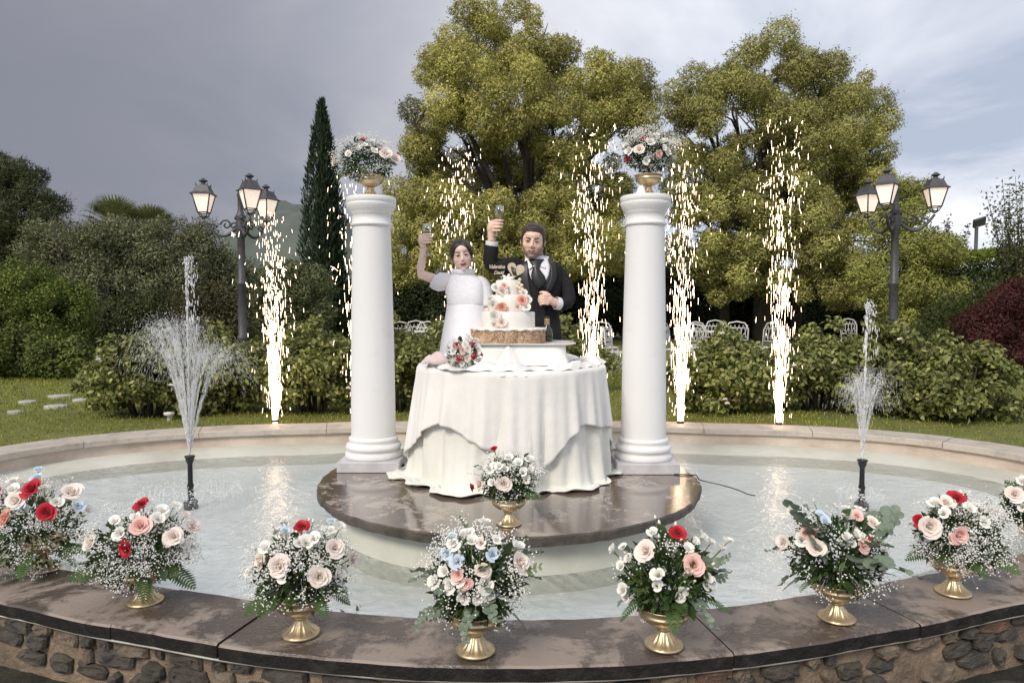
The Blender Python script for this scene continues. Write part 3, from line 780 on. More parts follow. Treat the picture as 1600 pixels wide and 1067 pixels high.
# ------------------------------------------------------------------ rose bushes around the basin
M['petal_w'] = mk('white_petal', (0.80, 0.78, 0.72), (0.72, 0.68, 0.58), rough=0.6, scale=40, trans=0.2)
RB = [(0.20, 0.215, 0.065), (0.145, 0.17, 0.048), (0.26, 0.26, 0.10), (0.10, 0.12, 0.035)]
def rose_bush(cx, cy, rx, ry, h, label, nl=9000, ln=.066, wd=.038, nbl=5, cols=RB):
    if cy < 9: f_ = (cy - .5) / cy; cx *= f_; cy -= .5; rx *= f_; ry *= .95; h *= f_ * 1.0
    e = empty('rose_bush', (cx, cy, 0), label, 'bush', 'rose bushes behind the fountain')
    g = G(); tips = []
    for i in range(26):
        a = random.uniform(0, 2 * PI); q = math.sqrt(random.random())
        t = Vector((cx + rx * q * math.cos(a) * .95, cy + ry * q * math.sin(a) * .95, h * (1 - .5 * q * q) * random.uniform(.7, 1.16)))
        b0 = Vector((cx + rx * .35 * q * math.cos(a), cy + ry * .35 * q * math.sin(a), 0))
        m_ = b0.lerp(t, .5) + Vector((random.uniform(-.1, .1), random.uniform(-.1, .1), .1 * h))
        g.tube([b0, m_, t], [.014, .010, .004], 5); tips.append((b0, m_, t))
    g.obj('stems', M['bark'], e)
    L = []
    for dx, dy, hz in ((-.62, -.1, .46), (-.15, .1, .62), (.55, -.1, .48), (-.3, -.4, .42), (.25, -.35, .5), (.1, .4, .55), (.8, 0, .36), (-.85, .1, .34)):
        q = random.uniform(.75, 1.2); hz *= random.uniform(.8, 1.15)
        L.append(((cx + dx * rx, cy + dy * ry, h * hz), (rx * .42 * q, ry * .5, h * .34 * q)))
    C, Rr = lobe_clumps(L, .27, .15, .3)
    C = C[C[:, 2] > .12 * h]; Rr = np.full(len(C), .15) * RNG.uniform(.7, 1.3, len(C))
    extra = np.array([np.array(t[2]) for t in tips]); C = np.vstack([C, extra]); Rr = np.concatenate([Rr, np.full(len(extra), .09)])
    V, F, Cc = clump_leaves(C, Rr, nl * .9 / len(C), ln, wd, cols, jit=.24, shell=.25, up=.15, cjit=.15, out=.7)
    link('foliage', np_mesh('foliage', V, F, Cc), M['leaf'], e, world_verts=True)
    for i in range(nbl):
        t = random.choice(tips)[2]; p = t + Vector((random.uniform(-.15, .15), -ry * .5 * random.random(), random.uniform(-.35, .02)))
        g = G()
        for k in range(7):
            a = k * 2.4; g.ell(p + Vector((math.cos(a) * .013, math.sin(a) * .013, .005 * (k % 3))), (.017, .017, .011), Matrix.Rotation(.6, 3, (math.sin(a), math.cos(a), 0)), 6, 4)
        g.obj('blossom', M['petal_w'], e)
rose_bush(W(235, 600, 8.3).x, 8.25, .68, .55, .98, 'rose bush behind the left fountain spray', 11000)
rose_bush(W(345, 600, 8.5).x, 8.5, .62, .55, .95, 'rose bush between left spray and leftmost sparks', 10000)
rose_bush(W(490, 600, 8.5).x, 8.5, .60, .55, 1.02, 'rose bush left of the left column', 10500)
rose_bush(W(620, 600, 8.6).x, 8.6, .62, .55, 1.02, 'rose bush between left column and cake table', 10500)
rose_bush(W(700, 560, 10.2).x, 10.2, .7, .5, .98, 'rose bush hidden behind the bride and table', 6000)
rose_bush(W(880, 560, 10.0).x, 10.0, .6, .5, 1.0, 'rose bush behind the groom', 7000)
rose_bush(W(1135, 600, 8.6).x, 8.55, .60, .55, .88, 'rose bush right of the right column', 11000, nbl=8)
rose_bush(W(1275, 600, 8.7).x, 8.7, .66, .55, 1.04, 'rose bush right of the rightmost sparks', 11500)
rose_bush(W(1400, 600, 8.4).x, 8.4, .66, .55, 1.0, 'rose bush behind the right fountain jet', 11500)
rose_bush(W(1495, 610, 8.0).x, 8.0, .60, .5, .92, 'rose bush at the right end of the row', 10000)
# grass of the lawn
n = 90000
X = np.concatenate([RNG.uniform(-9.5, -2.2, n // 2), RNG.uniform(3.0, 9.5, n // 4), RNG.uniform(-2.5, 3.4, n // 4)])
Yv = np.concatenate([4.8 + 9.5 * RNG.random(n // 2) ** 1.3, 4.8 + 8 * RNG.random(n // 4) ** 1.3, 7.1 + 7 * RNG.random(n // 4) ** 1.4])
P = np.column_stack([X, Yv, np.zeros(len(X))])
inside = np.zeros(len(X), bool)
ang = np.arctan2(P[:, 1] - BC.y, P[:, 0] - BC.x); rad = np.hypot(P[:, 0] - BC.x, P[:, 1] - BC.y)
tb = np.arctan2(A[:, 1] - BC.y, A[:, 0] - BC.x); tr_ = np.hypot(A[:, 0] - BC.x, A[:, 1] - BC.y); od = np.argsort(tb)
rin = np.interp(ang, tb[od], tr_[od], period=2 * PI)
ok_ = (rad > rin) & (dist_in(P[:, :2]) > CW + .01)
P = P[ok_]; D = unit(rdir(len(P)) * .55 + np.array([0, 0, 1.0]))
sc = np.clip((P[:, 1]) / 8, .8, 1.8)
V, F = leaf_arrays(P, D, RNG.uniform(.02, .05, len(P)) * sc, RNG.uniform(.006, .011, len(P)) * sc)
tag(link('grass', np_mesh('grass', V, F, leaf_colors(len(P), [(0.19, 0.225, 0.032), (0.24, 0.255, 0.042), (0.14, 0.175, 0.024), (0.30, 0.29, 0.07)])), M['leaf']), 'short mown green grass of the lawn behind the basin', 'grass', kind='stuff')
M['flag'] = mk('flagstone', (0.50, 0.48, 0.44), (0.34, 0.33, 0.30), rough=0.85, scale=10, bump=.5)
for px, py, hw, lab in ((43, 629, 14, 'leftmost pale stepping stone of the back pair in the lawn'), (88, 636, 17, 'largest pale stepping stone in the left lawn'), (95, 620, 18, 'rearmost pale stepping stone in the left lawn'), (129, 626, 16, 'stepping stone in the left lawn nearest the rose bush'), (23, 645, 10, 'stepping stone in the left lawn nearest the picture edge')):
    c = onz(px, py, 0.01); k = c.y / FPX; g = G(); L = []
    for i in range(11):
        a = 2 * PI * i / 11; L.append((hw * k * math.cos(a) * random.uniform(.85, 1.1), hw * k * .85 * math.sin(a) * random.uniform(.85, 1.1)))
    g.grid([[(a * f, b_ * f, z) for a, b_ in L] for f, z in ((1, -.03), (1, .022), (.93, .034), (.4, .037))], True)
    nb = len(g.v); g.f.append(tuple(range(nb - 11, nb))); g.m.append(0)
    tag(g.obj('stepping_stone', M['flag'], loc=(c.x, c.y, 0), sm=False), lab, 'stepping stone', 'stepping stones')
# ------------------------------------------------------------------ lamp posts
M['iron'] = mk('painted_iron', (0.055, 0.055, 0.062), (0.085, 0.085, 0.09), rough=0.5, scale=20, bump=.15, metal=.2)
M['lampglass'] = mk('opal_glass', (0.80, 0.74, 0.68), rough=0.35, emis=((1.0, 0.78, 0.62), 0.5))
M['bulb'] = mk('bulb_glow', (1, .95, .85), rough=.3, emis=((1.0, 0.86, 0.70), 5.0))
def lantern(e, c, rz):
    """square tapered lantern, c = bottom of its glass"""
    Rm = Matrix.Rotation(rz, 3, 'Z'); LS = .75
    def T(x, y, z): return Vector(c) + Rm @ (Vector((x, y, z)) * LS)
    w0, w1, h = 0.095, 0.175, 0.36
    ro = G()
    prof = [(.215, .36), (.215, .375), (.185, .39), (.16, .42), (.115, .54), (.112, .55)]
    ro.grid([[T(-r_, -r_, z), T(r_, -r_, z), T(r_, r_, z), T(-r_, r_, z)] for r_, z in prof], True)
    ro.f.append((0, 1, 2, 3)); ro.m.append(0); n = len(ro.v); ro.f.append((n - 4, n - 3, n - 2, n - 1)); ro.m.append(0)
    for sx in (-1, 1):
        for sy in (-1, 1): ro.tube([T(sx * .11, sy * .11, .545), T(sx * .118, sy * .118, .60)], [.012, .003], 5)
    o = link('lantern', ro.mesh('lantern', False), M['iron'], e, world_verts=True)
    f = G(); f.lathe([(a_ * LS, b_ * LS) for a_, b_ in [(0, .55), (.075, .55), (.08, .56), (.045, .58), (.04, .61), (.055, .625), (.085, .64), (.085, .655), (.05, .675), (.03, .70), (.0, .705)]], 16, c); f.obj('finial', M['iron'], o, wv=True)
    f = G()
    for sx, sy in ((-1, -1), (1, -1), (1, 1), (-1, 1)):
        f.tube([T(sx * w0, sy * w0, 0), T(sx * w1, sy * w1, h)], .011, 5)
        f.tube([T(sx * w0, sy * w0, 0), T(sx * .055, sy * .055, -.085), T(0, 0, -.13)], .009, 5)
    for (a, b_) in (((-1, -1), (1, -1)), ((1, -1), (1, 1)), ((1, 1), (-1, 1)), ((-1, 1), (-1, -1))):
        f.tube([T(a[0] * w0, a[1] * w0, 0), T(b_[0] * w0, b_[1] * w0, 0)], .010, 5)
        f.tube([T(a[0] * .055, a[1] * .055, -.085), T(b_[0] * .055, b_[1] * .055, -.085)], .007, 5)
    f.obj('frame', M['iron'], o)
    for k, (a, b_) in enumerate((((-1, -1), (1, -1)), ((1, -1), (1, 1)), ((1, 1), (-1, 1)), ((-1, 1), (-1, -1)))):
        q = G(); s0, s1 = w0 * .97, w1 * .97
        nrm = Vector(((a[0] + b_[0]) / 2, (a[1] + b_[1]) / 2, 0)).normalized() * -.006; nrm = Rm @ nrm
        P4 = [T(a[0] * s0, a[1] * s0, .004), T(b_[0] * s0, b_[1] * s0, .004), T(b_[0] * s1, b_[1] * s1, h - .004), T(a[0] * s1, a[1] * s1, h - .004)]
        q.add(P4 + [p + nrm for p in P4], [(0, 1, 2, 3), (7, 6, 5, 4), (0, 4, 5, 1), (1, 5, 6, 2), (2, 6, 7, 3), (3, 7, 4, 0)])
        q.obj('pane', M['lampglass'], o, sm=False)
    q = G(); q.ell(T(0, 0, .12), (.026, .026, .045)); q.obj('bulb', M['bulb'], o)
def scroll(g, a, outward, r, L):
    """S-scroll arm from the post at a, running outward (unit) over L, ending upward"""
    up = Vector((0, 0, 1)); pts = []
    for k in range(15):
        t = k / 14; pts.append(a + outward * (L * t) + up * (-.16 * math.sin(PI * t) * 1.0 + .10 * t * t - .02))
    g.tube(pts, [.028 - .008 * k / 14 for k in range(15)], 6)
    for cx, cz, r0, tt, sg in ((.34, .035, .085, 2.4, 1), (.75, .0, .06, 2.0, -1), (.12, .02, .06, 1.9, -1)):
        c = a + outward * (L * cx) + up * cz; sp = []
        for k in range(22):
            th = 2 * PI * tt / 2 * k / 21; q = r0 * (1 - .8 * k / 21); sp.append(c + outward * (q * math.cos(th) * sg) + up * (q * math.sin(th) - .02))
        g.tube(sp, .015, 5)
    g.ell(a + outward * .02 + up * .12, .03, None, 8, 6)
def lamp_post(px, Y, ztop, angs, label):
    x = W(px, 500, Y).x; e = empty('lamp_post', (x, Y, 0), label, 'lamp post', 'lamp posts'); b = Vector((x, Y, 0))
    g = G(); za = ztop - .98
    g.lathe([(.16, 0), (.16, .04), (.13, .07), (.12, .45), (.13, .48), (.10, .52), (.095, .62), (.075, .66), (.075, .70), (.085, .72), (.085, .75), (.066, .78), (.062, 1.55), (.08, 1.57), (.08, 1.60), (.060, 1.62), (.055, za - .2), (.075, za - .17),
             (.075, za + .05), (.06, za + .1), (.085, za + .14), (.06, za + .18), (.04, za + .25), (.04, za + .45), (.055, za + .47), (.02, za + .56), (0, za + .58)], 20, (x, Y, 0), flute=lambda a, z: .035 * math.cos(12 * a) if .1 < z < .45 or .8 < z < za - .25 else 0)
    g.obj('post', M['iron'], e)
    for a in angs:
        o = Vector((math.cos(a), math.sin(a), 0)); L_ = .50
        g = G(); scroll(g, b + Vector((0, 0, za)) + o * .05, o, .0, L_); g.obj('arm', M['iron'], e)
        c = b + o * (L_ + .05) + Vector((0, 0, za + .20)); lantern(e, c, a + PI / 4 * 0)
    return e
lamp_post(379, 10.9, 3.46, (R(185.5), R(305.5), R(65.5)), 'black three-lantern lamp post left of the fountain')
lamp_post(1395, 10.9, 3.54, (R(348), R(228), R(108)), 'black three-lantern lamp post right of the fountain')
# floodlight on a pole far right
p = W(1526, 350, 25); e = empty('floodlight', (p.x, 25, 0), 'small floodlight on a thin pole above the right hedge', 'floodlight')
G().tube([(p.x, 25, 0), (p.x, 25, p.z)], .06, 8).obj('pole', M['iron'], e)
G().box((p.x + .06, 24.95, p.z + .05), (.42, .10, .30), Matrix.Rotation(-.3, 3, 'Y') @ Matrix.Rotation(.5, 3, 'X')).obj('lamp_head', M['iron'], e, sm=False)

# ------------------------------------------------------------------ white garden chairs and tables
M['white_iron'] = mk('white_iron', (0.66, 0.65, 0.62), (0.5, 0.49, 0.46), rough=.5, scale=12)
def garden_chair():
    e = empty('garden_chair', (0, 0, 0), 'x', 'chair', 'white garden chairs')
    sk = dict(wv=False)
    for sx in (-1, 1):
        G().tube([(sx * .21, -.2, 0), (sx * .20, -.2, .44)], .013, 6).obj('leg', M['white_iron'], e, **sk)
        G().tube([(sx * .21, .26, 0), (sx * .20, .2, .44)], .013, 6).obj('leg', M['white_iron'], e, **sk)
    g = G()
    g.tube([(-.21, -.21, .45), (.21, -.21, .45), (.21, .2, .45), (-.21, .2, .45), (-.21, -.21, .45)], .014, 6)
    for i in range(7): g.tube([(-.18 + .06 * i, -.21, .452), (-.18 + .06 * i, .2, .452)], .014, 4)
    g.obj('seat', M['white_iron'], e, **sk)
    g = G(); g.tube([(-.2, .2, .44), (-.215, .25, .78), (-.15, .27, .90), (0, .275, .93), (.15, .27, .90), (.215, .25, .78), (.2, .2, .44)], .015, 6)
    g.tube([(-.205, .22, .56), (.205, .22, .56)], .012, 5); g.tube([(-.21, .25, .80), (.21, .25, .80)], .010, 5)
    for i in range(5):
        x = -.16 + .08 * i; g.tube([(x, .22, .56), (x, .25, .74), (x + .04, .262, .86), (x + .08 if x < .1 else x, .25, .74)], .010, 4)
    for i in range(3):
        x = -.14 + .14 * i; g.tube([(x - .07, .222, .58), (x, .25, .70), (x + .07, .222, .58)], .009, 4)
    g.obj('backrest', M['white_iron'], e, **sk)
    return e
def copy_tree(o, parent=None):
    c = o.copy(); COL.objects.link(c)
    if parent is not None: c.parent = parent; c.matrix_parent_inverse = o.matrix_parent_inverse.copy()
    for ch in list(o.children): copy_tree(ch, c)
    return c
ch0 = garden_chair(); first = True
for px, Y, rz, lab in ((945, 13.2, .15, 'white garden chair standing alone between groom and right column'), (1062, 12.6, 1.1, 'white garden chair just right of the right column'), (1098, 13.2, .25, 'white garden chair with arched back second from the right column'),
                  (1124, 15.0, .05, 'rearmost white garden chair of the right-hand set'), (1152, 13.6, -.3, 'white garden chair third from the right column'), (1190, 13.2, -1.2, 'white garden chair turned sideways left of the rightmost sparks'),
                  (655, 14.5, .4, 'white garden chair farthest left behind the bride'), (668, 13.6, .1, 'white garden chair just left of the bride'), (684, 14.2, -.3, 'white garden chair right beside the bride'), (634, 13.4, .6, 'white garden chair next to the left column'),
                  (1335, 17.0, .1, 'shaded garden chair left of the right lamp post'), (1085, 12.2, 2.8, 'white garden chair seen from the front near the chairs by the column')):
    o = ch0 if first else copy_tree(ch0); first = False
    o.location = (W(px, 500, Y).x, Y, 0); o.rotation_euler = (0, 0, rz); o['label'] = lab
# folding chair beside the right column
e = empty('folding_chair', (W(972, 530, 11.8).x, 11.8, 0), 'white folding garden chair with crossed legs left of the right column', 'chair', 'white garden chairs')
e.rotation_euler = (0, 0, 1.15)
for sx in (-1, 1):
    G().tube([(sx * .2, -.24, 0), (sx * .2, .22, .46), (sx * .2, .27, .88)], .013, 6).obj('leg', M['white_iron'], e, wv=False)
    G().tube([(sx * .18, .26, 0), (sx * .18, -.22, .45)], .013, 6).obj('leg', M['white_iron'], e, wv=False)
for i in range(6): G().box((0, -.2 + .08 * i, .455), (.4, .06, .016)).obj('slat', M['white_iron'], e, sm=False, wv=False)
for i in range(4): G().box((0, .235 + .012 * i, .58 + .09 * i), (.38, .014, .06)).obj('slat', M['white_iron'], e, sm=False, wv=False)
for px, Y, lab in ((1115, 13.9, 'round white garden table among the chairs right of the column'), (668, 14.1, 'round white garden table among the chairs behind the bride')):
    e = empty('garden_table', (W(px, 500, Y).x, Y, 0), lab, 'table', 'white garden tables')
    G().lathe([(0, .72), (.45, .72), (.45, .74), (0, .742)], 32).obj('tabletop', M['white_iron'], e, wv=False)
    for k in range(4):
        a = k * PI / 2 + .5; G().tube([(.34 * math.cos(a), .34 * math.sin(a), 0), (.1 * math.cos(a), .1 * math.sin(a), .4), (.3 * math.cos(a), .3 * math.sin(a), .72)], .012, 6).obj('leg', M['white_iron'], e, wv=False)

# ------------------------------------------------------------------ cold spark fountains on the back of the rim
M['spark'] = mk('spark', (1, .9, .8), emis=((1.0, 0.74, 0.52), 4.2)); M['spark'].cycles.emission_sampling = 'NONE'
M['canister'] = mk('black_canister', (0.02, 0.02, 0.02), rough=.4)
def streaks(P, D, L, r):
    """4-sided spindles"""
    n = len(P); S = unit(np.cross(D, np.array([0.31, 0.2, 0.93]))); U = np.cross(S, D); r = np.asarray(r).reshape(-1, 1); L = np.asarray(L).reshape(-1, 1)
    V = np.empty((n, 8, 3), np.float32); a = P - D * L * .5; b_ = P + D * L * .5
    for k, (cs, sn) in enumerate(((1, 0), (0, 1), (-1, 0), (0, -1))):
        V[:, k] = a + (S * cs + U * sn) * r * .55; V[:, 4 + k] = b_ + (S * cs + U * sn) * r
    base = (np.arange(n) * 8)[:, None, None]
    f = np.array([[0, 1, 5, 4], [1, 2, 6, 5], [2, 3, 7, 6], [3, 0, 4, 7], [4, 5, 6, 7], [3, 2, 1, 0]])[None] + base
    return V.reshape(-1, 3), f.reshape(-1, 4)
def spark_fountain(px, py, H, label, n=560, hid=0.0):
    c = onz(px, py, RIM); e = empty('spark_fountain', (c.x, c.y, RIM), label, 'firework', 'spark fountains on the back rim')
    G().lathe([(0, 0), (.035, 0), (.035, .02), (.028, .022), (.012, .026), (0, .026)], 16).obj('canister', M['canister'], e, wv=False)
    # dense core jet, then thinning streaks, then a loose falling veil and crackle
    u = RNG.random(n) ** 1.7; h = .04 + u * H
    sp = .006 + .084 * (h / H) ** .75
    X = RNG.normal(size=n) * sp * H * .42; Yy = RNG.normal(size=n) * sp * H * .42
    P = np.column_stack([X, Yy, h]); D = unit(np.column_stack([X * .32 / np.maximum(h, .25), Yy * .32 / np.maximum(h, .25), np.ones(n)]) + RNG.normal(size=(n, 3)) * .03)
    L = np.interp(h / H, [0, .25, .6, 1], [.15, .11, .06, .03]) * RNG.uniform(.5, 1.35, n); r = np.interp(h / H, [0, .3, 1], [.0023, .0025, .0023]) * RNG.uniform(.6, 1.25, n)
    V1, F1 = streaks(P, D, L, r)
    m = 170; h2 = .05 + RNG.random(m) * .95 * H; X = RNG.normal(size=m) * (.07 + .13 * h2 / H); Y2 = RNG.normal(size=m) * (.07 + .13 * h2 / H)
    P = np.column_stack([X, Y2, h2]); D = unit(np.column_stack([X * .5, Y2 * .5, -np.ones(m)]) + RNG.normal(size=(m, 3)) * .10)
    V2, F2 = streaks(P, D, RNG.uniform(.012, .06, m), RNG.uniform(.0016, .003, m))
    # crackling stars
    SP, SD, SL = [], [], []
    for k in range(5):
        q = np.array([RNG.normal() * .16, RNG.normal() * .14, H * RNG.uniform(.6, 1.02)]); dd = rdir(6); ll = RNG.uniform(.02, .055, 6)
        for j in range(6): SP.append(q + dd[j] * ll[j] * .5); SD.append(dd[j]); SL.append(ll[j])
    V3, F3 = streaks(np.array(SP), np.array(SD), SL, np.full(len(SP), .0022))
    V = np.vstack([V1, V2, V3]); F = np.vstack([F1, F2 + len(V1), F3 + len(V1) + len(V2)])
    o = link('sparks', np_mesh('sparks', V, F), M['spark'], e); tag(o, kind='stuff')
spark_fountain(430, 659, 2.08, 'leftmost spark fountain, left of the left column')
spark_fountain(560, 658, 2.55, 'spark fountain hidden behind the left column', 300)
spark_fountain(716, 658, 2.75, 'spark fountain rising behind the bride', 420)
spark_fountain(924, 658, 2.95, 'spark fountain between groom and right column', 620)
spark_fountain(1063, 661, 2.70, 'spark fountain just right of the right column', 620)
spark_fountain(1217, 663, 2.95, 'rightmost spark fountain, by the rose bushes')

# ------------------------------------------------------------------ fountain nozzles and their water
M['nozzle'] = mk('black_pipe', (0.012, 0.012, 0.014), rough=.3)
M['spray'] = mk('white_water', (0.93, 0.94, 0.95), rough=.15, trans=.25)
def jet(px, py, Y, ntop, fan, Hfan, Htop, nst, ndrop, lab1, lab2):
    c = W(px, py, Y); top = W(px, ntop, Y).z
    e = empty('fountain_nozzle', (c.x, Y, -.25), lab1, 'nozzle', 'fountain nozzles')
    g = G(); g.lathe([(.05, -.26), (.05, -.2), (.022, -.17), (.02, -.10), (.024, -.08), (.018, -.06), (.017, top - .06)], 14, (c.x, Y, 0)); g.obj('pipe', M['nozzle'], e)
    g = G(); g.lathe([(.017, top - .062), (.030, top - .03), (.030, top - .012), (.036, top - .010), (.036, top), (0, top)], 14, (c.x, Y, 0)); g.obj('head', M['nozzle'], e)
    Ps, Ds, Ls, Rs = [], [], [], []
    def stream(vx, vy, vz, n, t0, t1, thick, sprd):
        tt = t0 + (t1 - t0) * RNG.random(n)
        p = np.column_stack([c.x + vx * tt, Y + vy * tt, top + vz * tt - 4.9 * tt * tt]) + RNG.normal(size=(n, 3)) * (sprd * (tt[:, None] + .02))
        d = unit(np.column_stack([np.full(n, vx), np.full(n, vy), vz - 9.8 * tt]) + RNG.normal(size=(n, 3)) * .05)
        ok = p[:, 2] > WATER + .01
        sp = np.abs(vz - 9.8 * tt)
        Ps.append(p[ok]); Ds.append(d[ok]); Ls.append((.006 + .016 * sp * RNG.uniform(.3, 1, n))[ok]); Rs.append((RNG.uniform(.45, 1.1, n) * thick)[ok])
    for k in range(nst):
        a = 2 * PI * k / nst + RNG.normal() * .05; q = fan * (1, .55, .8)[k % 3] * RNG.uniform(.7, 1.25); vz = math.sqrt(2 * 9.8 * Hfan * RNG.uniform(.8, 1.1)); tt = vz / 9.8
        vx = math.cos(a) * q / tt; vy = math.sin(a) * q / tt
        stream(vx, vy, vz, int(ndrop * .62 / nst), 0, tt * .98, .0008, .024)
        stream(vx, vy, vz, int(ndrop * .38 / nst), tt * .75, tt * 1.5, .0010, .10)
    vz = math.sqrt(2 * 9.8 * Htop); stream(.02, 0, vz, 260, 0, vz / 9.8, .0035, .014); stream(.05, 0, vz, 160, vz / 9.8 * .75, vz / 9.8 * 1.6, .0042, .03)
    # splash rings where it falls back
    n = int(ndrop * .08); a = RNG.random(n) * 2 * PI; q = fan * 1.5 * np.sqrt(RNG.random(n)); Ps.append(np.column_stack([c.x + q * np.cos(a), Y + q * np.sin(a), WATER + np.abs(RNG.normal(size=n)) * .03 + .004])); Ds.append(rdir(n)); Ls.append(RNG.uniform(.006, .016, n)); Rs.append(RNG.uniform(.0015, .004, n))
    V, F = streaks(np.vstack(Ps), np.vstack(Ds), np.concatenate(Ls), np.concatenate(Rs))
    o = link('water_spray', np_mesh('water_spray', V, F), M['spray']); tag(o, lab2, 'water spray', kind='stuff')
jet(298, 775, 5.0, 712, .25, .90, 1.42, 30, 13000, 'black fountain nozzle left of the platform', 'wide fan of white water above the left nozzle')
jet(1346, 780, 4.95, 718, .11, .60, 1.12, 22, 5500, 'black fountain nozzle right of the platform', 'narrow jet of white water above the right nozzle')
# cable trailing from the platform into the water
g = G(); 
g.tube([Vector((1.02, 4.66, PLAT + .006)), Vector((1.18, 4.62, PLAT + .006)), Vector((1.24, 4.62, PLAT + .002)), Vector((1.262, 4.63, PLAT - .03))] + [onz(px, py, z) for px, py, z in ((1110, 754, WATER + .10), (1125, 757, WATER + .04), (1140, 761, WATER + .015), (1155, 766, WATER + .012), (1168, 772, WATER + .014), (1180, 774, WATER + .01))], .0042, 5)
tag(g.obj('cable', M['nozzle']), 'thin black cable trailing from the platform into the water', 'cable')
p = onz(234, 664, 0.02); e = empty('ground_spotlight', (p.x, p.y + .4, 0), 'small round garden spotlight beside the left rose bush', 'spotlight')
G().lathe([(.02, 0), (.02, .05), (.05, .06), (.055, .09), (.0, .095)], 14).obj('housing', M['white_iron'], e, wv=False)
# ------------------------------------------------------------------ cake table, cloths, cake
def cloth_mat(name, c, c2, fine=260):
    m = mk(name, c, c2, rough=.75, scale=4, sheen=.3, bump=.30, bscale=9); return m
M['cloth'] = cloth_mat('white_cloth', (0.80, 0.785, 0.755), (0.74, 0.725, 0.69))
M['cloth2'] = cloth_mat('ivory_cloth', (0.77, 0.765, 0.71), (0.70, 0.70, 0.64))
M['satin'] = mk('white_satin', (0.83, 0.82, 0.80), (0.76, 0.75, 0.73), rough=.42, scale=5, sheen=.2)
M['wood'] = mk('table_wood', (0.25, 0.16, 0.09), (0.18, 0.11, 0.06), rough=.6, scale=8)
TX, TY, TZ, TR = -0.005, 4.79, 0.825, 0.635
e = empty('round_table', (TX, TY, PLAT), 'round table hidden under white cloths in the middle of the platform', 'table')
G().lathe([(0, .715), (TR - .01, .715), (TR - .005, .735), (0, .7355)], 48).obj('tabletop', M['wood'], e, wv=False)
for k in range(4):
    a = PI / 4 + k * PI / 2; G().tube([(.4 * math.cos(a), .4 * math.sin(a), 0), (.42 * math.cos(a), .42 * math.sin(a), .715)], .02, 8).obj('leg', M['wood'], e, wv=False)
def fold(phi, seed, n):
    return (math.sin(n * phi + seed + 1.3 * math.sin(3 * phi + seed)) * .6 + .4 * math.sin(n * 1.73 * phi + 2.1 * seed) + .25 * math.sin(n * 2.9 * phi + seed * 3.3))
def hang(name, label, zt, drop, amp, nf, seed, mat, R0, flare, rows=26, seg=400, floor=None, grp='cloths of the cake table', topdisc=True):
    g = G(); rws = []
    if topdisc:
        for q in (0.02, .25, .5, .75, .92):
            rws.append([(TX + R0 * q * math.cos(2 * PI * j / seg), TY + R0 * q * math.sin(2 * PI * j / seg), zt + .0015 * math.sin(j * .31 + q * 9)) for j in range(seg)])
    rws.append([(TX + (R0 - .006) * math.cos(2 * PI * j / seg), TY + (R0 - .006) * math.sin(2 * PI * j / seg), zt) for j in range(seg)])
    for i in range(1, rows + 1):
        row = []
        for j in range(seg):
            a = 2 * PI * j / seg; t = i / rows; dr = drop(a) * t
            am = amp * (t ** .8) * (drop(a) / .5) ** .35
            r_ = R0 + .006 * min(1, i) + flare(a, t) + am * (fold(a, seed, nf) * .5 + .12)
            z = zt - dr
            if floor is not None and z < floor + .012:
                ex = (floor + .012 - z); z = floor + .006 + .018 * abs(math.sin(ex * 30 + a * 9)) * min(1, ex * 12) + .004 * math.sin(a * 23); r_ += ex * .42 + .025 * math.sin(a * 7 + seed) * min(1, ex * 8)
            if floor is not None: r_ += .035 * t ** 2 * math.sin(5 * a + 2.6 * t + seed) + .02 * t ** 2 * math.sin(9 * a - 4 * t)
            row.append((TX + r_ * math.cos(a), TY + r_ * math.sin(a), z))
        rws.append(row)
    g.grid(rws, True)
    o = g.obj(name, mat); tag(o, label, 'tablecloth', grp)
    m = o.modifiers.new('thick', 'SOLIDIFY'); m.thickness = .0025; m.offset = -1
    return o
# floor-length ivory under-cloth, pooling at the foot
def d1(a): return .74 + .15 + .07 * math.sin(2 * a + .8) + .05 * math.sin(5 * a + 1)
hang('underskirt_cloth', 'ivory floor-length under-cloth pooling at the foot of the cake table', TZ - .004, d1, .06, 13, 2.0, M['cloth2'], TR - .008, lambda a, t: .012 * t + .055 * t * t * max(0, -math.cos(a)) + .03 * t * t * max(0, -math.sin(a)), rows=36, floor=PLAT)
# square white over-cloth hanging in points
def d2(a):
    b = a + PI / 2 - R(8)                        # a corner a little right of the front
    q = 1.0 / max(abs(math.cos(b - PI / 4)), abs(math.sin(b - PI / 4)))
    q = min(q, 1.37)
    return (q - TR) * .98 + .025 * math.sin(9 * a)
hang('overcloth', 'white square over-cloth hanging in points from the cake table', TZ + .002, d2, .055, 17, .6, M['cloth'], TR + .006, lambda a, t: .022 * t + .05 * t * max(0, -math.cos(a) - .2), rows=26)
# rumpled satin runner lying on the table top round the riser
g = G(); rws = []
seg = 260
for i in range(9):
    v = i / 8; row = []
    for j in range(seg):
        a = 2 * PI * j / seg; w = .085 + .03 * math.sin(3 * a + 1) + .015 * math.sin(11 * a)
        rr = .565 + .02 * math.sin(5 * a) + (v - .5) * w * 1.6
        z = TZ + .006 + math.sin(PI * v) * (.028 + .014 * math.sin(7 * a + 1.0) + .012 * math.sin(17 * a + 4 * v)) + .006 * math.sin(31 * a + 7 * v)
        row.append((TX + rr * math.cos(a), TY + rr * math.sin(a), max(z, TZ + .005)))
    rws.append(row)
g.grid(rws, True); tag(g.obj('satin_runner', M['satin']), 'rumpled white satin runner lying round the rim of the table top', 'runner')
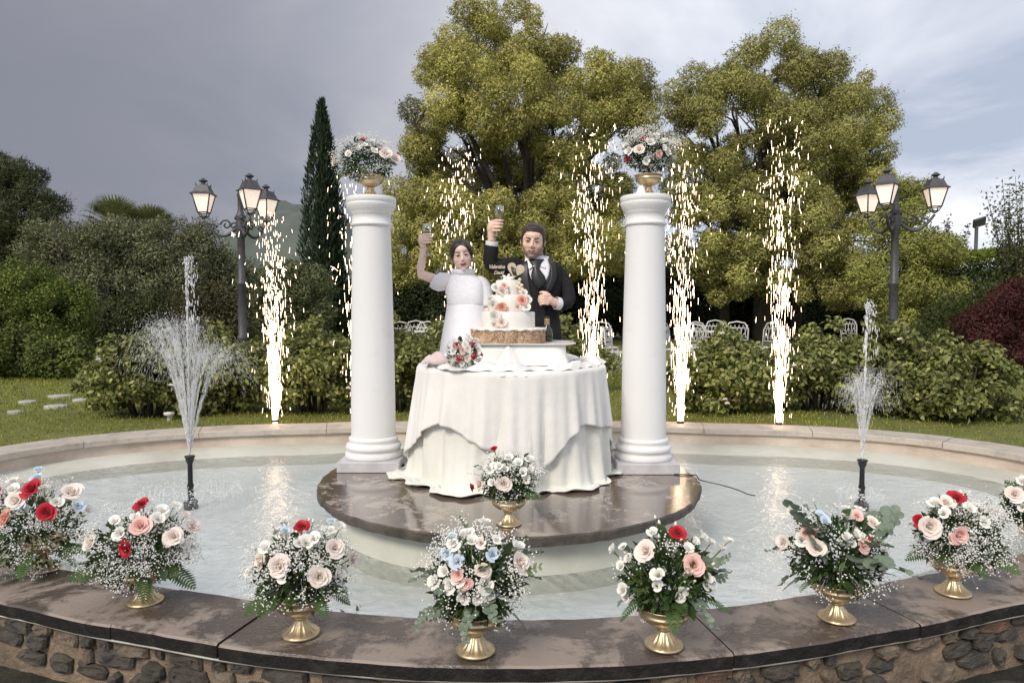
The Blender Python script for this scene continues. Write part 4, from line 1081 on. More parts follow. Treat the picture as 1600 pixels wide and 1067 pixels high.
# draped riser under the cake
RZ = .962
e = empty('draped_riser', (TX + .06, TY + .0, TZ + .004), 'white draped riser carrying the cake in the middle of the table', 'riser')
g = G(); rws = []
def rect(w, d, n=96, cr=.06, wob=0.0, ph=0):
    o = []
    for j in range(n):
        a = 2 * PI * j / n; q = 1 / (abs(math.cos(a)) ** 9 + abs(math.sin(a)) ** 9) ** (1 / 9)
        o.append((w * q * math.cos(a) * (1 + wob * math.sin(13 * a + ph)), d * q * math.sin(a) * (1 + wob * math.sin(11 * a + ph))))
    return o
for w, d, z, wb in ((.02, .02, RZ, 0), (.2, .15, RZ, 0), (.30, .21, RZ, 0), (.306, .216, RZ - .006, 0), (.310, .220, RZ - .04, .006), (.318, .228, RZ - .08, .012), (.328, .238, RZ - .115, .02), (.345, .255, TZ + .008, .025)):
    rws.append([(TX + .06 + x, TY + y, z) for x, y in rect(w, d, wob=wb)])
g.grid(rws, True); g.obj('drape', M['satin'], e)
# the fold gathered at the middle of its front, falling over the table edge
g = G(); rws = []
for i in range(15):
    v = i / 14; row = []
    y = TY - .218 - .43 * v + .0 ; zz = RZ - .004 - (RZ - TZ - .012) * min(1, v * 1.7) ** .9
    y = TY - .222 - .09 * min(1, v * 1.7) - max(0, v - .58) * .80
    if v > .86: zz = TZ + .018 - (v - .86) * .35
    half = .012 + .16 * v * (1 - .45 * max(0, v - .55) / .45)
    for k in range(15):
        u = -1 + 2 * k / 14; rid = max(0, 1 - abs(u)) ** 1.3 * (.055 * math.sin(PI * min(v * .9 + .05, 1))) + .010 * math.cos(u * 9 + v * 4) * v
        row.append((TX - .02 + u * half + .02 * v, y - rid * .6, zz + rid * .55))
    rws.append(row)
g.grid(rws); o = g.obj('gathered_fold', M['satin'], e); m = o.modifiers.new('t', 'SOLIDIFY'); m.thickness = .003; sb = o.modifiers.new('s', 'SUBSURF'); sb.levels = 1; sb.render_levels = 1
# tray
M['porcelain'] = mk('porcelain', (0.8, 0.78, 0.75), rough=.25)
CX, CY = W(794, 500, 4.79).x, 4.79
g = G()
g.grid([[(TX + .06 + x, TY + y, z) for x, y in rect(w, d, 72)] for w, d, z in ((.02, .02, RZ + .003), (.31, .20, RZ + .003), (.34, .225, RZ + .003), (.372, .245, RZ + .012), (.374, .247, RZ + .016), (.335, .22, RZ + .010), (.02, .02, RZ + .009))], True)
tag(g.obj('serving_tray', M['porcelain']), 'rectangular white tray under the wedding cake', 'tray')
# cake
M['icing'] = mk('white_icing', (0.82, 0.79, 0.745), (0.78, 0.745, 0.70), rough=.55, scale=8, bump=.06, bscale=60)
M['crumb'] = mk('nut_crumbs', (0.56, 0.38, 0.25), (0.70, 0.54, 0.40), rough=.9, scale=60, detail=4, bump=.6, bscale=90)
cake = empty('wedding_cake', (CX, CY, RZ + .011), 'four-tier white wedding cake with crumb-coated bottom tier and roses', 'cake')
cz = RZ + .0115
g = G(); rws = []
for r_, z in ((0, 0), (.235, 0), (.25, .006), (.252, .04), (.25, .08), (.243, .09)):
    rws.append([(CX + (r_ + (random.uniform(-.004, .004) if r_ > .2 else 0)) * math.cos(2 * PI * j / 90), CY + (r_ + (random.uniform(-.004, .004) if r_ > .2 else 0)) * math.sin(2 * PI * j / 90), cz + z) for j in range(90)])
g.grid(rws, True); crumbt = g.obj('crumb_tier', M['crumb'], cake, sm=False)
n = 5200; a = RNG.random(n) * 2 * PI; z = RNG.uniform(0.004, .092, n); P = np.column_stack([CX + .250 * np.cos(a), CY + .250 * np.sin(a), cz + z]); 
D = unit(np.column_stack([np.cos(a), np.sin(a), np.zeros(n)]) * .5 + rdir(n))
V, F = leaf_arrays(P, D, RNG.uniform(.006, .014, n), RNG.uniform(.004, .008, n))
tag(link('crumbs', np_mesh('crumbs', V, F, leaf_colors(n, [(0.50, 0.34, 0.22), (0.62, 0.47, 0.34), (0.38, 0.24, 0.15)])), mk('crumb_flakes', (1, 1, 1), rough=.9, attr='Col'), crumbt, world_verts=True), kind='stuff')
g = G(); rws = []
for k, (r_, z) in enumerate(((.25, .086), (.258, .092), (.25, .102), (.2, .104), (0, .104))):
    rws.append([(CX + (r_ + (.006 * math.sin(j * 1.3) + .004 * math.sin(j * .7) if 0 < k < 3 else 0)) * math.cos(2 * PI * j / 120), CY + (r_ + (.006 * math.sin(j * 1.3) if 0 < k < 3 else 0)) * math.sin(2 * PI * j / 120), cz + z + (.004 * math.sin(j * .9) if k < 2 else 0)) for j in range(120)])
g.grid(rws, True); g.obj('cream_top', M['icing'], cake)
def tier(r_, z0, z1, name='tier', cx=CX):
    g = G(); g.lathe([(0, z0), (r_, z0), (r_ + .001, z0 + .003), (r_, z1 - .006), (r_ - .006, z1), (0, z1 + .001)], 64, (cx, CY, 0)); return g.obj(name, M['icing'], cake)
zt1 = W(794, 487, 4.79).z; zt2 = W(794, 461, 4.79).z; zt3 = W(794, 438, 4.79).z
tier(.184, cz + .103, zt1); tier(.128, zt1 + .0005, zt2); tier(.085, zt2 + .0012, zt3, cx=CX)
# bottle behind the cake
M['bottle'] = mk('green_glass', (0.012, 0.02, 0.010), rough=.12, coat=.5); M['foil'] = mk('gold_foil', (0.62, 0.50, 0.26), (0.45, 0.35, 0.17), metal=.7, rough=.4, scale=30)
M['label'] = mk('bottle_label', (0.75, 0.72, 0.64), rough=.6)
bx = W(854, 500, 5.02).x; e = empty('champagne_bottle', (bx, 4.97, RZ + .011), 'dark champagne bottle with gold foil neck right behind the cake', 'bottle')
G().lathe([(0, 0), (.040, 0), (.042, .006), (.042, .06), (.036, .085), (.020, .11), (.0165, .125), (.0165, .13)], 28).obj('body', M['bottle'], e, wv=False)
G().lathe([(.0175, .105), (.0185, .12), (.0172, .150), (.0190, .152), (.0190, .160), (.0150, .162), (.0, .163)], 24).obj('foil', M['foil'], e, wv=False)
G().lathe([(.0172, .163), (.018, .170), (.010, .178), (0, .178)], 16).obj('stopper', M['nozzle'], e, wv=False)
# pink wrap left on the table
M['pink'] = mk('pink_wrap', (0.68, 0.55, 0.54), (0.6, 0.47, 0.47), rough=.7, scale=6, sheen=.3)
g = G(); rws = []
for i in range(17):
    v = i / 16; row = []
    for k in range(25):
        u = k / 24; b_ = W(660 + 62 * u, 566, 4.42); x = b_.x; y = 4.40 + v * .15 - .05 * u
        hgt = .075 * math.sin(PI * min(1, u * 1.02)) ** .7 * math.sin(PI * v) ** .6 * (1 + .35 * math.sin(5 * u + 3 * v)) + .012 * math.sin(13 * u + 6 * v)
        row.append((x, y + .01 * math.sin(9 * u), TZ + .028 + max(0, hgt)))
    rws.append(row)
g.grid(rws); o = g.obj('pink_wrap', M['pink']); tag(o, 'crumpled pale pink wrap on the table left of the bouquet', 'wrap'); m = o.modifiers.new('t', 'SOLIDIFY'); m.thickness = .004
# ------------------------------------------------------------------ flowers
def petal_mat(name, c, c2): return mk(name, c, c2, rough=.55, scale=25, detail=3, trans=.18, sheen=.15)
PM = {'red': petal_mat('petal_red', (0.58, 0.010, 0.030), (0.42, 0.006, 0.018)), 'blush': petal_mat('petal_blush', (0.92, 0.79, 0.72), (0.93, 0.85, 0.78)),
      'pink': petal_mat('petal_pink', (0.90, 0.53, 0.47), (0.92, 0.68, 0.61)), 'white': petal_mat('petal_white', (0.91, 0.89, 0.85), (0.88, 0.86, 0.79)),
      'blue': petal_mat('petal_blue', (0.52, 0.66, 0.82), (0.72, 0.79, 0.85)), 'coral': petal_mat('petal_coral', (0.84, 0.36, 0.27), (0.82, 0.50, 0.40))}
M['sepal'] = mk('flower_green', (0.13, 0.18, 0.05), (0.20, 0.24, 0.08), rough=.5, scale=20, trans=.15)
M['darkgreen'] = mk('dark_leaf', (0.035, 0.07, 0.02), (0.06, 0.10, 0.03), rough=.4, scale=20, trans=.12)
M['fern'] = mk('fern_green', (0.05, 0.10, 0.024), (0.09, 0.15, 0.04), rough=.45, scale=15, trans=.2)
M['euc'] = mk('eucalyptus_green', (0.15, 0.20, 0.145), (0.21, 0.26, 0.19), rough=.55, scale=10, trans=.15)
M['euc2'] = mk('eucalyptus_lime', (0.19, 0.24, 0.09), (0.14, 0.19, 0.09), rough=.5, scale=10, trans=.2)
M['breath'] = mk('babys_breath', (0.88, 0.87, 0.83), rough=.6)
def rose_mesh(name, mat, npet=20, openness=1.0, hgt=1.0, seed=1):
    rg = random.Random(seed); g = G()
    for i in range(npet):
        t = i / (npet - 1); th = i * 2.39996 + rg.uniform(-.2, .2); al = R(3 + 40 * t ** 1.8 * openness); ln = (1.02 + .12 * t) * hgt; wa = R(58 + 12 * t); r0 = .05 + .30 * t
        rows = []
        for v in range(5):
            vv = v / 4; row = []
            for u in range(5):
                uu = -1 + u / 2; a = th + uu * wa * (.55 + .45 * math.sin(PI * min(vv * .62 + .2, 1)))
                edge = (uu * uu); l = ln * vv * (1 - .16 * edge * vv)
                rad = r0 * (1 - .5 * vv * (1 - t)) + l * math.sin(al) * (.55 + .45 * vv) + max(0, vv - .72) * .9 * t * t * openness; z = l * math.cos(al * (.75 + .25 * vv)) - max(0, vv - .75) * .55 * t * t * openness
                rad *= (1 - .45 * max(0, .62 - t) * vv * vv) * (1 + rg.uniform(-.015, .015))
                row.append((rad * math.cos(a), rad * math.sin(a), z - .35 * hgt))
            rows.append(row)
        g.grid(rows)
    if npet > 12: g.ell((0, 0, .28), (.13, .13, .34), None, 8, 6)
    else: g.ell((0, 0, .05), (.16, .16, .2), None, 8, 6, 1)
    return g.mesh(name, True, [mat, M['sepal']])
def bud_mesh(mat):
    g = G(); g.lathe([(0, 0), (.25, .05), (.36, .3), (.34, .6), (.2, .95), (.06, 1.15), (0, 1.18)], 10, (0, 0, -.3), flute=lambda a, z: .07 * math.sin(3 * a + z * 4), mi=0)
    for k in range(5):
        a = k * 1.2566; g.add([(0, 0, -.36), (.33 * math.cos(a - .3), .33 * math.sin(a - .3), -.15), (.42 * math.cos(a), .42 * math.sin(a), .18), (.33 * math.cos(a + .3), .33 * math.sin(a + .3), -.15)], [(0, 1, 2, 3)], 1)
    g.tube([(0, 0, -.3), (0, .05, -1.6)], [.06, .05], 5, mi=1)
    return g.mesh('flower_bud', True, [mat, M['sepal']])
ROSE = {c: rose_mesh('rose_' + c, PM[c], seed=k) for k, c in enumerate(PM)}
LIS = {c: rose_mesh('lisianthus_' + c, PM[c], 9, 1.0, 1.05, seed=20 + k) for k, c in enumerate(('white', 'blue', 'blush'))}
BUD = bud_mesh(PM['white'])
def fern_mesh():
    g = G(); g.tube([(0, 0, 0), (.5, 0, .10), (1, 0, .05)], [.012, .009, .004], 4)
    for k in range(13):
        t = .12 + .86 * k / 12; x = t; z = .10 * math.sin(PI * t * .9) + .0; L_ = .30 * math.sin(PI * (t * .86 + .12)) ** .8
        for sg in (-1, 1):
            d = Vector((.45, sg, -.12)).normalized(); p = Vector((x, 0, z)); w = Vector((.032, 0, 0))
            g.add([p - w * .6, p + d * L_ * .5 - w * 1.1, p + d * L_, p + d * L_ * .5 + w * 1.2, p + w * .6], [(0, 1, 2, 3, 4)])
    return g.mesh('fern_frond', False)
def disc_leaf(g, p, d, s, nrm, r_, asp=1.0, mi=0):
    d = d.normalized(); s = (nrm.cross(d)).normalized(); n = d.cross(s); vs = [p]
    for k in range(10):
        a = -PI + 2 * PI * k / 10 + .3; vs.append(p + d * (r_ * (1 + math.cos(a)) * .98) + s * (r_ * asp * math.sin(a)) + n * (.16 * r_ * math.sin(a) ** 2))
    c = p + d * r_ - n * .04 * r_; b = [c] + vs[1:]
    g.add(b, [(0, 1 + k, 1 + (k + 1) % 10) for k in range(10)], mi)
def euc_mesh(n=9, r_=.11, asp=.85, seed=3, name='eucalyptus_sprig'):
    rg = random.Random(seed); g = G(); pts = [Vector((k / n, .06 * math.sin(k * .8), .12 * math.sin(k / n * 2.4))) for k in range(n + 1)]
    g.tube(pts, [.011 - .007 * k / n for k in range(n + 1)], 4)
    for k in range(1, n + 1):
        q = r_ * (1.15 - .65 * k / n)
        for sg in (-1, 1):
            d = Vector((.55, sg * rg.uniform(.6, 1), rg.uniform(-.3, .5))); disc_leaf(g, pts[k], d, None, Vector((rg.uniform(-.5, .5), rg.uniform(-.4, .4), 1)), q * rg.uniform(.8, 1.15), asp)
    return g.mesh(name, True)
def leaf_mesh():
    g = G(); g.tube([(-.35, 0, -.05), (0, 0, 0)], .02, 4)
    rows = []
    for k in range(7):
        t = k / 6; w = .36 * math.sin(PI * t ** .8) ** .9 + .002; rows.append([(t, -w, .16 * w + .12 * math.sin(PI * t)), (t, 0, .10 * math.sin(PI * t)), (t, w, .16 * w + .12 * math.sin(PI * t))])
    g.grid(rows); return g.mesh('broad_leaf', True)
FERN, EUC, EUCL, BIGEUC, LEAF = fern_mesh(), euc_mesh(), euc_mesh(8, .12, .7, 9), euc_mesh(5, .24, .95, 5), leaf_mesh()
FERN.materials.append(M['fern']); EUC.materials.append(M['euc']); EUCL.materials.append(M['euc2']); BIGEUC.materials.append(M['euc']); LEAF.materials.append(M['darkgreen'])
M['gold'] = mk('champagne_metal', (0.66, 0.53, 0.34), (0.56, 0.44, 0.27), rough=.34, metal=.85, scale=25, rough2=.48)
def urn_meshes():
    fl = lambda a, z: (.075 * math.cos(14 * a) if .010 < z < .05 else 0)
    f = G().lathe([(0, .0), (.066, .0), (.068, .004), (.064, .009), (.052, .014), (.040, .024), (.030, .038), (.023, .052), (.021, .056), (.026, .059), (.026, .063), (.019, .066), (.019, .069)], 64, flute=fl).mesh('foot')
    b = G().lathe([(.018, .068), (.034, .072), (.062, .086), (.084, .104), (.090, .116), (.091, .120), (.087, .1225), (.089, .132), (.096, .142), (.097, .145), (.092, .145), (.082, .128), (.05, .10), (0, .09)], 48).mesh('bowl')
    f.materials.append(M['gold']); b.materials.append(M['gold']); return f, b
FOOT, BOWL = urn_meshes()
def dirq(d, roll=0.0):
    q = Vector(d).normalized().to_track_quat('Z', 'Y') @ __import__('mathutils').Quaternion((0, 0, 1), roll); return q.to_euler()
def dirx(d, roll=0.0):
    q = Vector(d).normalized().to_track_quat('X', 'Z') @ __import__('mathutils').Quaternion((1, 0, 0), roll); return q.to_euler()
def breath_mesh(clusters, origin, per, cr, fr):
    """small white florets in airy clusters, with hair-thin stems"""
    Vs, Fs = [], []; b = 0
    oct_v = np.array([(1, 0, 0), (-1, 0, 0), (0, 1, 0), (0, -1, 0), (0, 0, 1), (0, 0, -1)], np.float32); oct_f = np.array([(0, 2, 4), (2, 1, 4), (1, 3, 4), (3, 0, 4), (2, 0, 5), (1, 2, 5), (3, 1, 5), (0, 3, 5)])
    for c in clusters:
        n = int(per * RNG.uniform(.6, 1.4)); P = c + RNG.normal(size=(n, 3)) * cr * np.array([1, 1, .8]); s = RNG.uniform(.6, 1.25, (n, 1, 1)) * fr
        V = oct_v[None] * s + P[:, None]; Vs.append(V.reshape(-1, 3)); Fs.append((oct_f[None] + (np.arange(n) * 6)[:, None, None]).reshape(-1, 3) + b); b += n * 6
        # stems
        m = max(2, n // 5); q = P[:m]; st = (np.asarray(origin) + (c - np.asarray(origin)) * .55); w = .0007
        T = np.stack([np.broadcast_to(st + np.array([w, 0, 0]), (m, 3)), np.broadcast_to(st - np.array([w, 0, 0]), (m, 3)), q], 1); Vs.append(T.reshape(-1, 3)); Fs.append(np.arange(m * 3).reshape(m, 3) + b); b += m * 3
    return np_mesh('babys_breath', np.vstack(Vs), np.vstack(Fs))
def arrangement(label, base, cpx, rpx, roses, lis=(), ferns=8, euc=0, bigeuc=0, lime=0, breath=26, leaves=12, buds=8, seed=1, extra_lis=6, Yc=None, name='flower_urn', urn=True, brlow=0.0, cat='flower arrangement', grp='urn flower arrangements', corew=1.0):
    rg = random.Random(seed); base = Vector(base); Y = Yc or base.y; k = Y / FPX
    C = W(cpx[0], cpx[1], Y); rx, rz = rpx[0] * k, rpx[1] * k; ry = rx * .85
    e = empty(name, base, label, cat, grp); L0 = lambda p: Vector(p) - base
    if urn:
        o = link('urn', FOOT, None, e); link('bowl', BOWL, None, o)
    mouth = base + Vector((0, 0, .13)) if urn else C + Vector((0, 0, -rz * .6))
    def surf(px, py):
        p = W(px, py, Y); u = (p.x - C.x) / rx; v = (p.z - C.z) / rz; q = u * u + v * v
        w = math.sqrt(max(0.0, 1 - q)) if q < 1 else 0
        yy = C.y - ry * w * .92; pp = W(px, py, yy); return pp, Vector((u * .9, -w - .25, v * .8 + .25)).normalized()
    def rnd(lo=.8, hi=1.05, up=-.9, front=.75):
        while True:
            d = Vector((rg.gauss(0, 1), rg.gauss(0, 1), rg.gauss(0, 1))).normalized()
            if d.z < up: continue
            if d.y > .1 and rg.random() < front: d.y = -d.y
            q = rg.uniform(lo, hi); return C + Vector((d.x * rx * q, d.y * ry * q, d.z * rz * q)), Vector((d.x, d.y, d.z))
    g = G()
    for (px, py, rp, col) in roses:
        p, d = surf(px, py); r_ = rp * k; d = (d + Vector((rg.uniform(-.35, .35), 0, rg.uniform(-.2, .3)))).normalized()
        link('rose', ROSE[col], None, e, loc=L0(p), rot=dirq(d, rg.uniform(0, 6)), scale=r_ * .79)
        g.tube([mouth, mouth.lerp(p, .6), p - d * r_ * .3], .0022, 4)
    for (px, py, rp, col) in lis:
        p, d = surf(px, py); d = (d + Vector((rg.uniform(-.5, .5), 0, rg.uniform(0, .6)))).normalized()
        link('lisianthus', LIS[col], None, e, loc=L0(p), rot=dirq(d, rg.uniform(0, 6)), scale=rp * k * .80)
        g.tube([mouth, mouth.lerp(p, .6), p], .0018, 4)
    for i in range(extra_lis):
        p, d = rnd(.85, 1.02, -.2); link('lisianthus', LIS['white'], None, e, loc=L0(p), rot=dirq(d + Vector((0, 0, .4)), rg.uniform(0, 6)), scale=rg.uniform(.8, 1.15) * .020)
        g.tube([mouth, mouth.lerp(p, .6), p], .0018, 4)
    for i in range(buds):
        p, d = rnd(.95, 1.16, .0); link('bud', BUD, None, e, loc=L0(p), rot=dirq(d + Vector((0, 0, .5)), rg.uniform(0, 6)), scale=rg.uniform(.7, 1.2) * .013)
        g.tube([mouth, mouth.lerp(p, .6) + Vector((0, 0, .01)), p - d * .012], .0016, 4)
    for i in range(ferns):
        a = 2 * PI * (i + rg.random()) / ferns; d = Vector((math.cos(a), math.sin(a) * .8 - .25, rg.uniform(-.9, .1))); p = C + Vector((d.x * rx * .45, d.y * ry * .45, -rz * .45))
        link('fern_frond', FERN, None, e, loc=L0(p), rot=dirx(d, rg.uniform(-.6, .6)), scale=rx * rg.uniform(.5, .75))
    def sprig(me, nm, n, sc, up):
        for i in range(n):
            a = rg.uniform(0, 2 * PI); d = Vector((math.cos(a), math.sin(a) * .7 - .3, rg.uniform(*up))); p = C + Vector((d.x * rx * .5, d.y * ry * .5, d.z * rz * .4 - rz * .1))
            link(nm, me, None, e, loc=L0(p), rot=dirx(d, rg.uniform(-1, 1)), scale=rx * sc * rg.uniform(.8, 1.15))
    sprig(EUC, 'eucalyptus_sprig', euc, .78, (-.9, .9)); sprig(EUCL, 'eucalyptus_sprig', lime, .75, (.3, 1.3)); sprig(BIGEUC, 'eucalyptus_sprig', bigeuc, .72, (-.4, 1.0))
    for i in range(leaves):
        p, d = rnd(.6, .9, -.9); d2 = d + Vector((rg.uniform(-.5, .5), rg.uniform(-.3, .3), rg.uniform(-.5, .3)))
        link('leaf', LEAF, None, e, loc=L0(p), rot=dirx(d2, rg.uniform(-1.5, 1.5)), scale=rg.uniform(.035, .055))
    g.obj('stems', M['sepal'], e)
    # dense green heart of the arrangement
    n = 1100 if urn else 250; d = rdir(n); q = (.25 + .6 * RNG.random(n) ** .6)[:, None]; P = np.array(C) + d * q * np.array([rx, ry, rz]) * .95 * corew - np.array([0, 0, rz * .12])
    V, F = leaf_arrays(P, unit(d + rdir(n) * .8), RNG.uniform(.018, .042, n), RNG.uniform(.010, .020, n))
    tag(link('greenery', np_mesh('greenery', V, F, leaf_colors(n, [(0.025, 0.05, 0.014), (0.04, 0.075, 0.02), (0.06, 0.10, 0.03)])), M['leaf'], e, world_verts=True), kind='stuff')
    if breath:
        cl = []
        for i in range(int(breath * 1.9)):
            p, dd = rnd(.84, 1.08, -.95 if rg.random() < .6 + brlow else .1, .85); cl.append(np.array(p))
        tag(link('babys_breath', breath_mesh(cl, C, 24, .019 if urn else .012, .0035 if urn else .0028), M['breath'], e, world_verts=True), kind='stuff')
    return e
def onrim(px, py): return onz(px, py, RIM + .004)
arrangement('flower urn at the left edge with three red roses and a tall fern tip', onrim(69, 889), (52, 818), (85, 78),
    [(51, 765, 17, 'red'), (74, 801, 15, 'red'), (-2, 773, 14, 'red'), (10, 810, 15, 'coral'), (26, 782, 15, 'blush'), (112, 770, 17, 'blush')],
    [(62, 735, 10, 'blue'), (58, 746, 10, 'blue'), (122, 790, 10, 'blue'), (136, 797, 11, 'white'), (33, 792, 9, 'blue'), (88, 784, 10, 'white'), (20, 765, 10, 'white')], ferns=9, breath=58, seed=3, brlow=.3)
arrangement('flower urn second from left with one pink rose between two red ones', onrim(227, 939), (220, 850), (88, 66),
    [(222, 789, 13, 'red'), (199, 855, 15, 'red'), (220, 822, 16, 'pink'), (272, 838, 15, 'blush'), (301, 823, 14, 'blush'), (142, 848, 14, 'blush')],
    [(247, 811, 11, 'white'), (213, 808, 10, 'white'), (188, 833, 11, 'white'), (254, 798, 11, 'white'), (272, 790, 10, 'white'), (180, 815, 10, 'white'), (290, 806, 10, 'blush')], ferns=8, breath=64, seed=4, brlow=.3, leaves=14)
arrangement('flower urn third from left with one red rose above four blush roses', onrim(470, 989), (468, 884), (84, 70),
    [(471, 824, 13, 'red'), (436, 884, 18, 'blush'), (409, 876, 16, 'blush'), (499, 901, 18, 'blush'), (523, 856, 16, 'blush'), (550, 872, 13, 'blush')],
    [(514, 829, 12, 'white'), (446, 814, 11, 'white'), (532, 824, 11, 'white'), (478, 848, 12, 'white'), (391, 896, 12, 'white'), (415, 855, 11, 'white'), (518, 815, 9, 'blue'), (446, 829, 8, 'blue'), (490, 842, 11, 'white')], ferns=12, breath=40, seed=5, buds=12)
arrangement('tallest flower urn front and centre with blue flowers and trailing eucalyptus', onrim(743, 1016), (744, 898), (84, 86),
    [(812, 880, 19, 'blush'), (755, 889, 13, 'blush'), (716, 897, 11, 'pink'), (728, 911, 11, 'pink')],
    [(716, 878, 13, 'blue'), (770, 866, 12, 'blue'), (698, 864, 11, 'blue'), (708, 838, 8, 'blue'), (704, 914, 14, 'white'), (724, 932, 13, 'white'), (748, 934, 12, 'white'), (760, 912, 15, 'white'), (680, 908, 14, 'white'), (776, 843, 9, 'white'), (736, 845, 11, 'white'), (810, 853, 11, 'white'), (709, 850, 12, 'white'), (752, 848, 10, 'blush'), (695, 893, 11, 'white'), (765, 928, 9, 'white')],
    ferns=2, euc=15, lime=5, breath=38, seed=6, buds=10, leaves=6)
arrangement('flower urn right of centre with a red rose above blush and pink roses', onrim(1037, 1007), (1045, 892), (84, 74),
    [(1058, 833, 14, 'red'), (1010, 861, 18, 'blush'), (1083, 883, 18, 'pink')],
    [(1062, 928, 13, 'white'), (1026, 915, 10, 'white'), (1105, 912, 13, 'white'), (1111, 847, 10, 'white'), (1139, 845, 9, 'white'), (1129, 857, 9, 'white'), (1098, 838, 11, 'white'), (1020, 832, 10, 'white'), (957, 858, 9, 'white'), (973, 856, 9, 'white'), (970, 885, 9, 'white'), (973, 922, 11, 'white'), (978, 932, 9, 'white'), (1085, 845, 9, 'white')],
    ferns=8, euc=7, breath=3, seed=7, buds=18, leaves=22, bigeuc=1)
arrangement('flower urn with big round grey eucalyptus leaves below the right nozzle', onrim(1307, 965), (1306, 858), (84, 74),
    [(1276, 856, 15, 'blush'), (1264, 832, 12, 'pink'), (1224, 846, 13, 'blush'), (1348, 851, 13, 'pink'), (1362, 848, 9, 'red'), (1376, 890, 14, 'blush'), (1357, 885, 11, 'blush'), (1339, 806, 10, 'pink'), (1363, 817, 12, 'blush')],
    [(1252, 843, 11, 'white'), (1322, 839, 10, 'white'), (1338, 836, 9, 'white'), (1283, 807, 10, 'blue'), (1375, 848, 10, 'white'), (1290, 815, 9, 'blue'), (1345, 838, 9, 'white')],
    ferns=6, euc=8, bigeuc=8, breath=22, seed=8, buds=6, leaves=8)
arrangement('flower urn second from right with a big blush rose and airy white sprays', onrim(1489, 925), (1498, 832), (78, 62),
    [(1494, 779, 14, 'red'), (1437, 814, 11, 'red'), (1452, 822, 18, 'blush'), (1498, 835, 15, 'pink'), (1478, 785, 13, 'blush')],
    [(1474, 802, 10, 'white'), (1460, 786, 11, 'white'), (1545, 782, 10, 'white'), (1538, 815, 10, 'white'), (1485, 842, 9, 'blush'), (1515, 795, 10, 'white')], ferns=7, breath=64, seed=9, brlow=.2, leaves=10)
arrangement('flower arrangement cut off by the right picture edge', onrim(1625, 868), (1618, 782), (54, 44), [(1585, 772, 14, 'blush'), (1612, 760, 13, 'red')], [(1598, 752, 10, 'white'), (1598, 792, 9, 'white')], ferns=7, breath=30, seed=10)
arrangement('small flower urn standing on the platform before the table', onz(795, 818, PLAT + .002), (795, 745), (52, 44),
    [(772, 702, 8, 'red'), (739, 760, 9, 'red'), (750, 756, 12, 'blush'), (787, 755, 13, 'blush')],
    [(817, 738, 8, 'white'), (764, 732, 9, 'white'), (810, 724, 9, 'white'), (794, 715, 8, 'white'), (828, 718, 8, 'white'), (780, 728, 8, 'white'), (822, 750, 7, 'white')], ferns=4, breath=34, seed=12, buds=10, leaves=8)
arrangement('flower urn on top of the left column', (-0.985, 4.88, PLAT + 1.896), (573, 250), (50, 36),
    [(568, 219, 7, 'red'), (523, 253, 8, 'blush'), (602, 240, 10, 'blush'), (618, 249, 9, 'blush'), (622, 243, 5, 'red')], [(545, 242, 7, 'white'), (566, 228, 7, 'white'), (585, 236, 7, 'white')], ferns=4, breath=44, seed=13, buds=5, leaves=10)
arrangement('flower urn on top of the right column', (0.945, 4.85, PLAT + 1.896), (1012, 236), (44, 33),
    [(999, 234, 9, 'blush'), (1029, 241, 7, 'pink'), (1007, 217, 5, 'red'), (981, 249, 5, 'red')], [(983, 236, 8, 'white'), (1016, 222, 8, 'white'), (1043, 238, 8, 'white'), (1010, 251, 7, 'white'), (1035, 222, 7, 'white')], ferns=4, breath=46, seed=14, buds=4, leaves=10)
# bridal bouquet lying on the table
arrangement('round bridal bouquet of red and cream roses lying on the table', (W(722, 560, 4.33).x, 4.33, TZ + .03), (724, 550), (28, 26),
    [(713, 540, 6, 'red'), (738, 537, 5, 'red'), (718, 559, 6, 'red'), (740, 556, 6, 'red'), (744, 571, 5, 'red'), (752, 554, 4, 'red'), (723, 548, 6, 'pink'), (727, 538, 6, 'white'), (731, 545, 6, 'blush'), (747, 545, 6, 'white'), (730, 560, 6, 'blush'), (708, 549, 6, 'white'), (748, 562, 5, 'white'), (733, 528, 6, 'white'), (722, 568, 5, 'white'), (745, 532, 5, 'white')],
    [], ferns=0, breath=30, seed=15, buds=0, leaves=4, extra_lis=0, name='bridal_bouquet', urn=False, cat='bouquet', grp=None, Yc=4.33)
# roses of the cake (parts of it) and white orchid, berries
def cake_rose(px, py, rp, col, Y, nm='rose'):
    p = W(px, py, Y); d = Vector((random.uniform(-.3, .3), -1, random.uniform(0, .4)))
    link(nm, ROSE[col], None, cake, loc=p - cake.location, rot=dirq(d, random.uniform(0, 6)), scale=rp * Y / FPX)
for px, py, rp, col, Y in ((785, 455, 8, 'blush', 4.685), (775, 450, 6, 'white', 4.70), (788, 447, 5, 'pink', 4.69), (796, 458, 5, 'white', 4.69), (770, 476, 7, 'white', 4.67), (784, 480, 7, 'coral', 4.645), (776, 484, 5, 'blush', 4.65),
                           (816, 470, 7, 'coral', 4.655), (825, 468, 6, 'white', 4.67), (809, 480, 6, 'blush', 4.645), (822, 480, 6, 'white', 4.65), (818, 458, 5, 'white', 4.69), (772, 494, 8, 'white', 4.60), (784, 504, 7, 'blush', 4.595), (772, 508, 5, 'blush', 4.60), (766, 468, 5, 'white', 4.69)):
    cake_rose(px, py, rp, col, Y)
M['berry'] = mk('pale_berry', (0.70, 0.58, 0.36), (0.8, 0.70, 0.5), rough=.35, scale=30)
for px, py in ((812, 437), (811, 443), (815, 446), (812, 450), (816, 452), (813, 456), (809, 448)):
    p = W(px, py, 4.72); link('berry', G().ell((0, 0, 0), .0125, None, 10, 7).mesh('berry'), M['berry'], cake, loc=p - cake.location)
p = W(793, 434.5, 4.76); g = G()
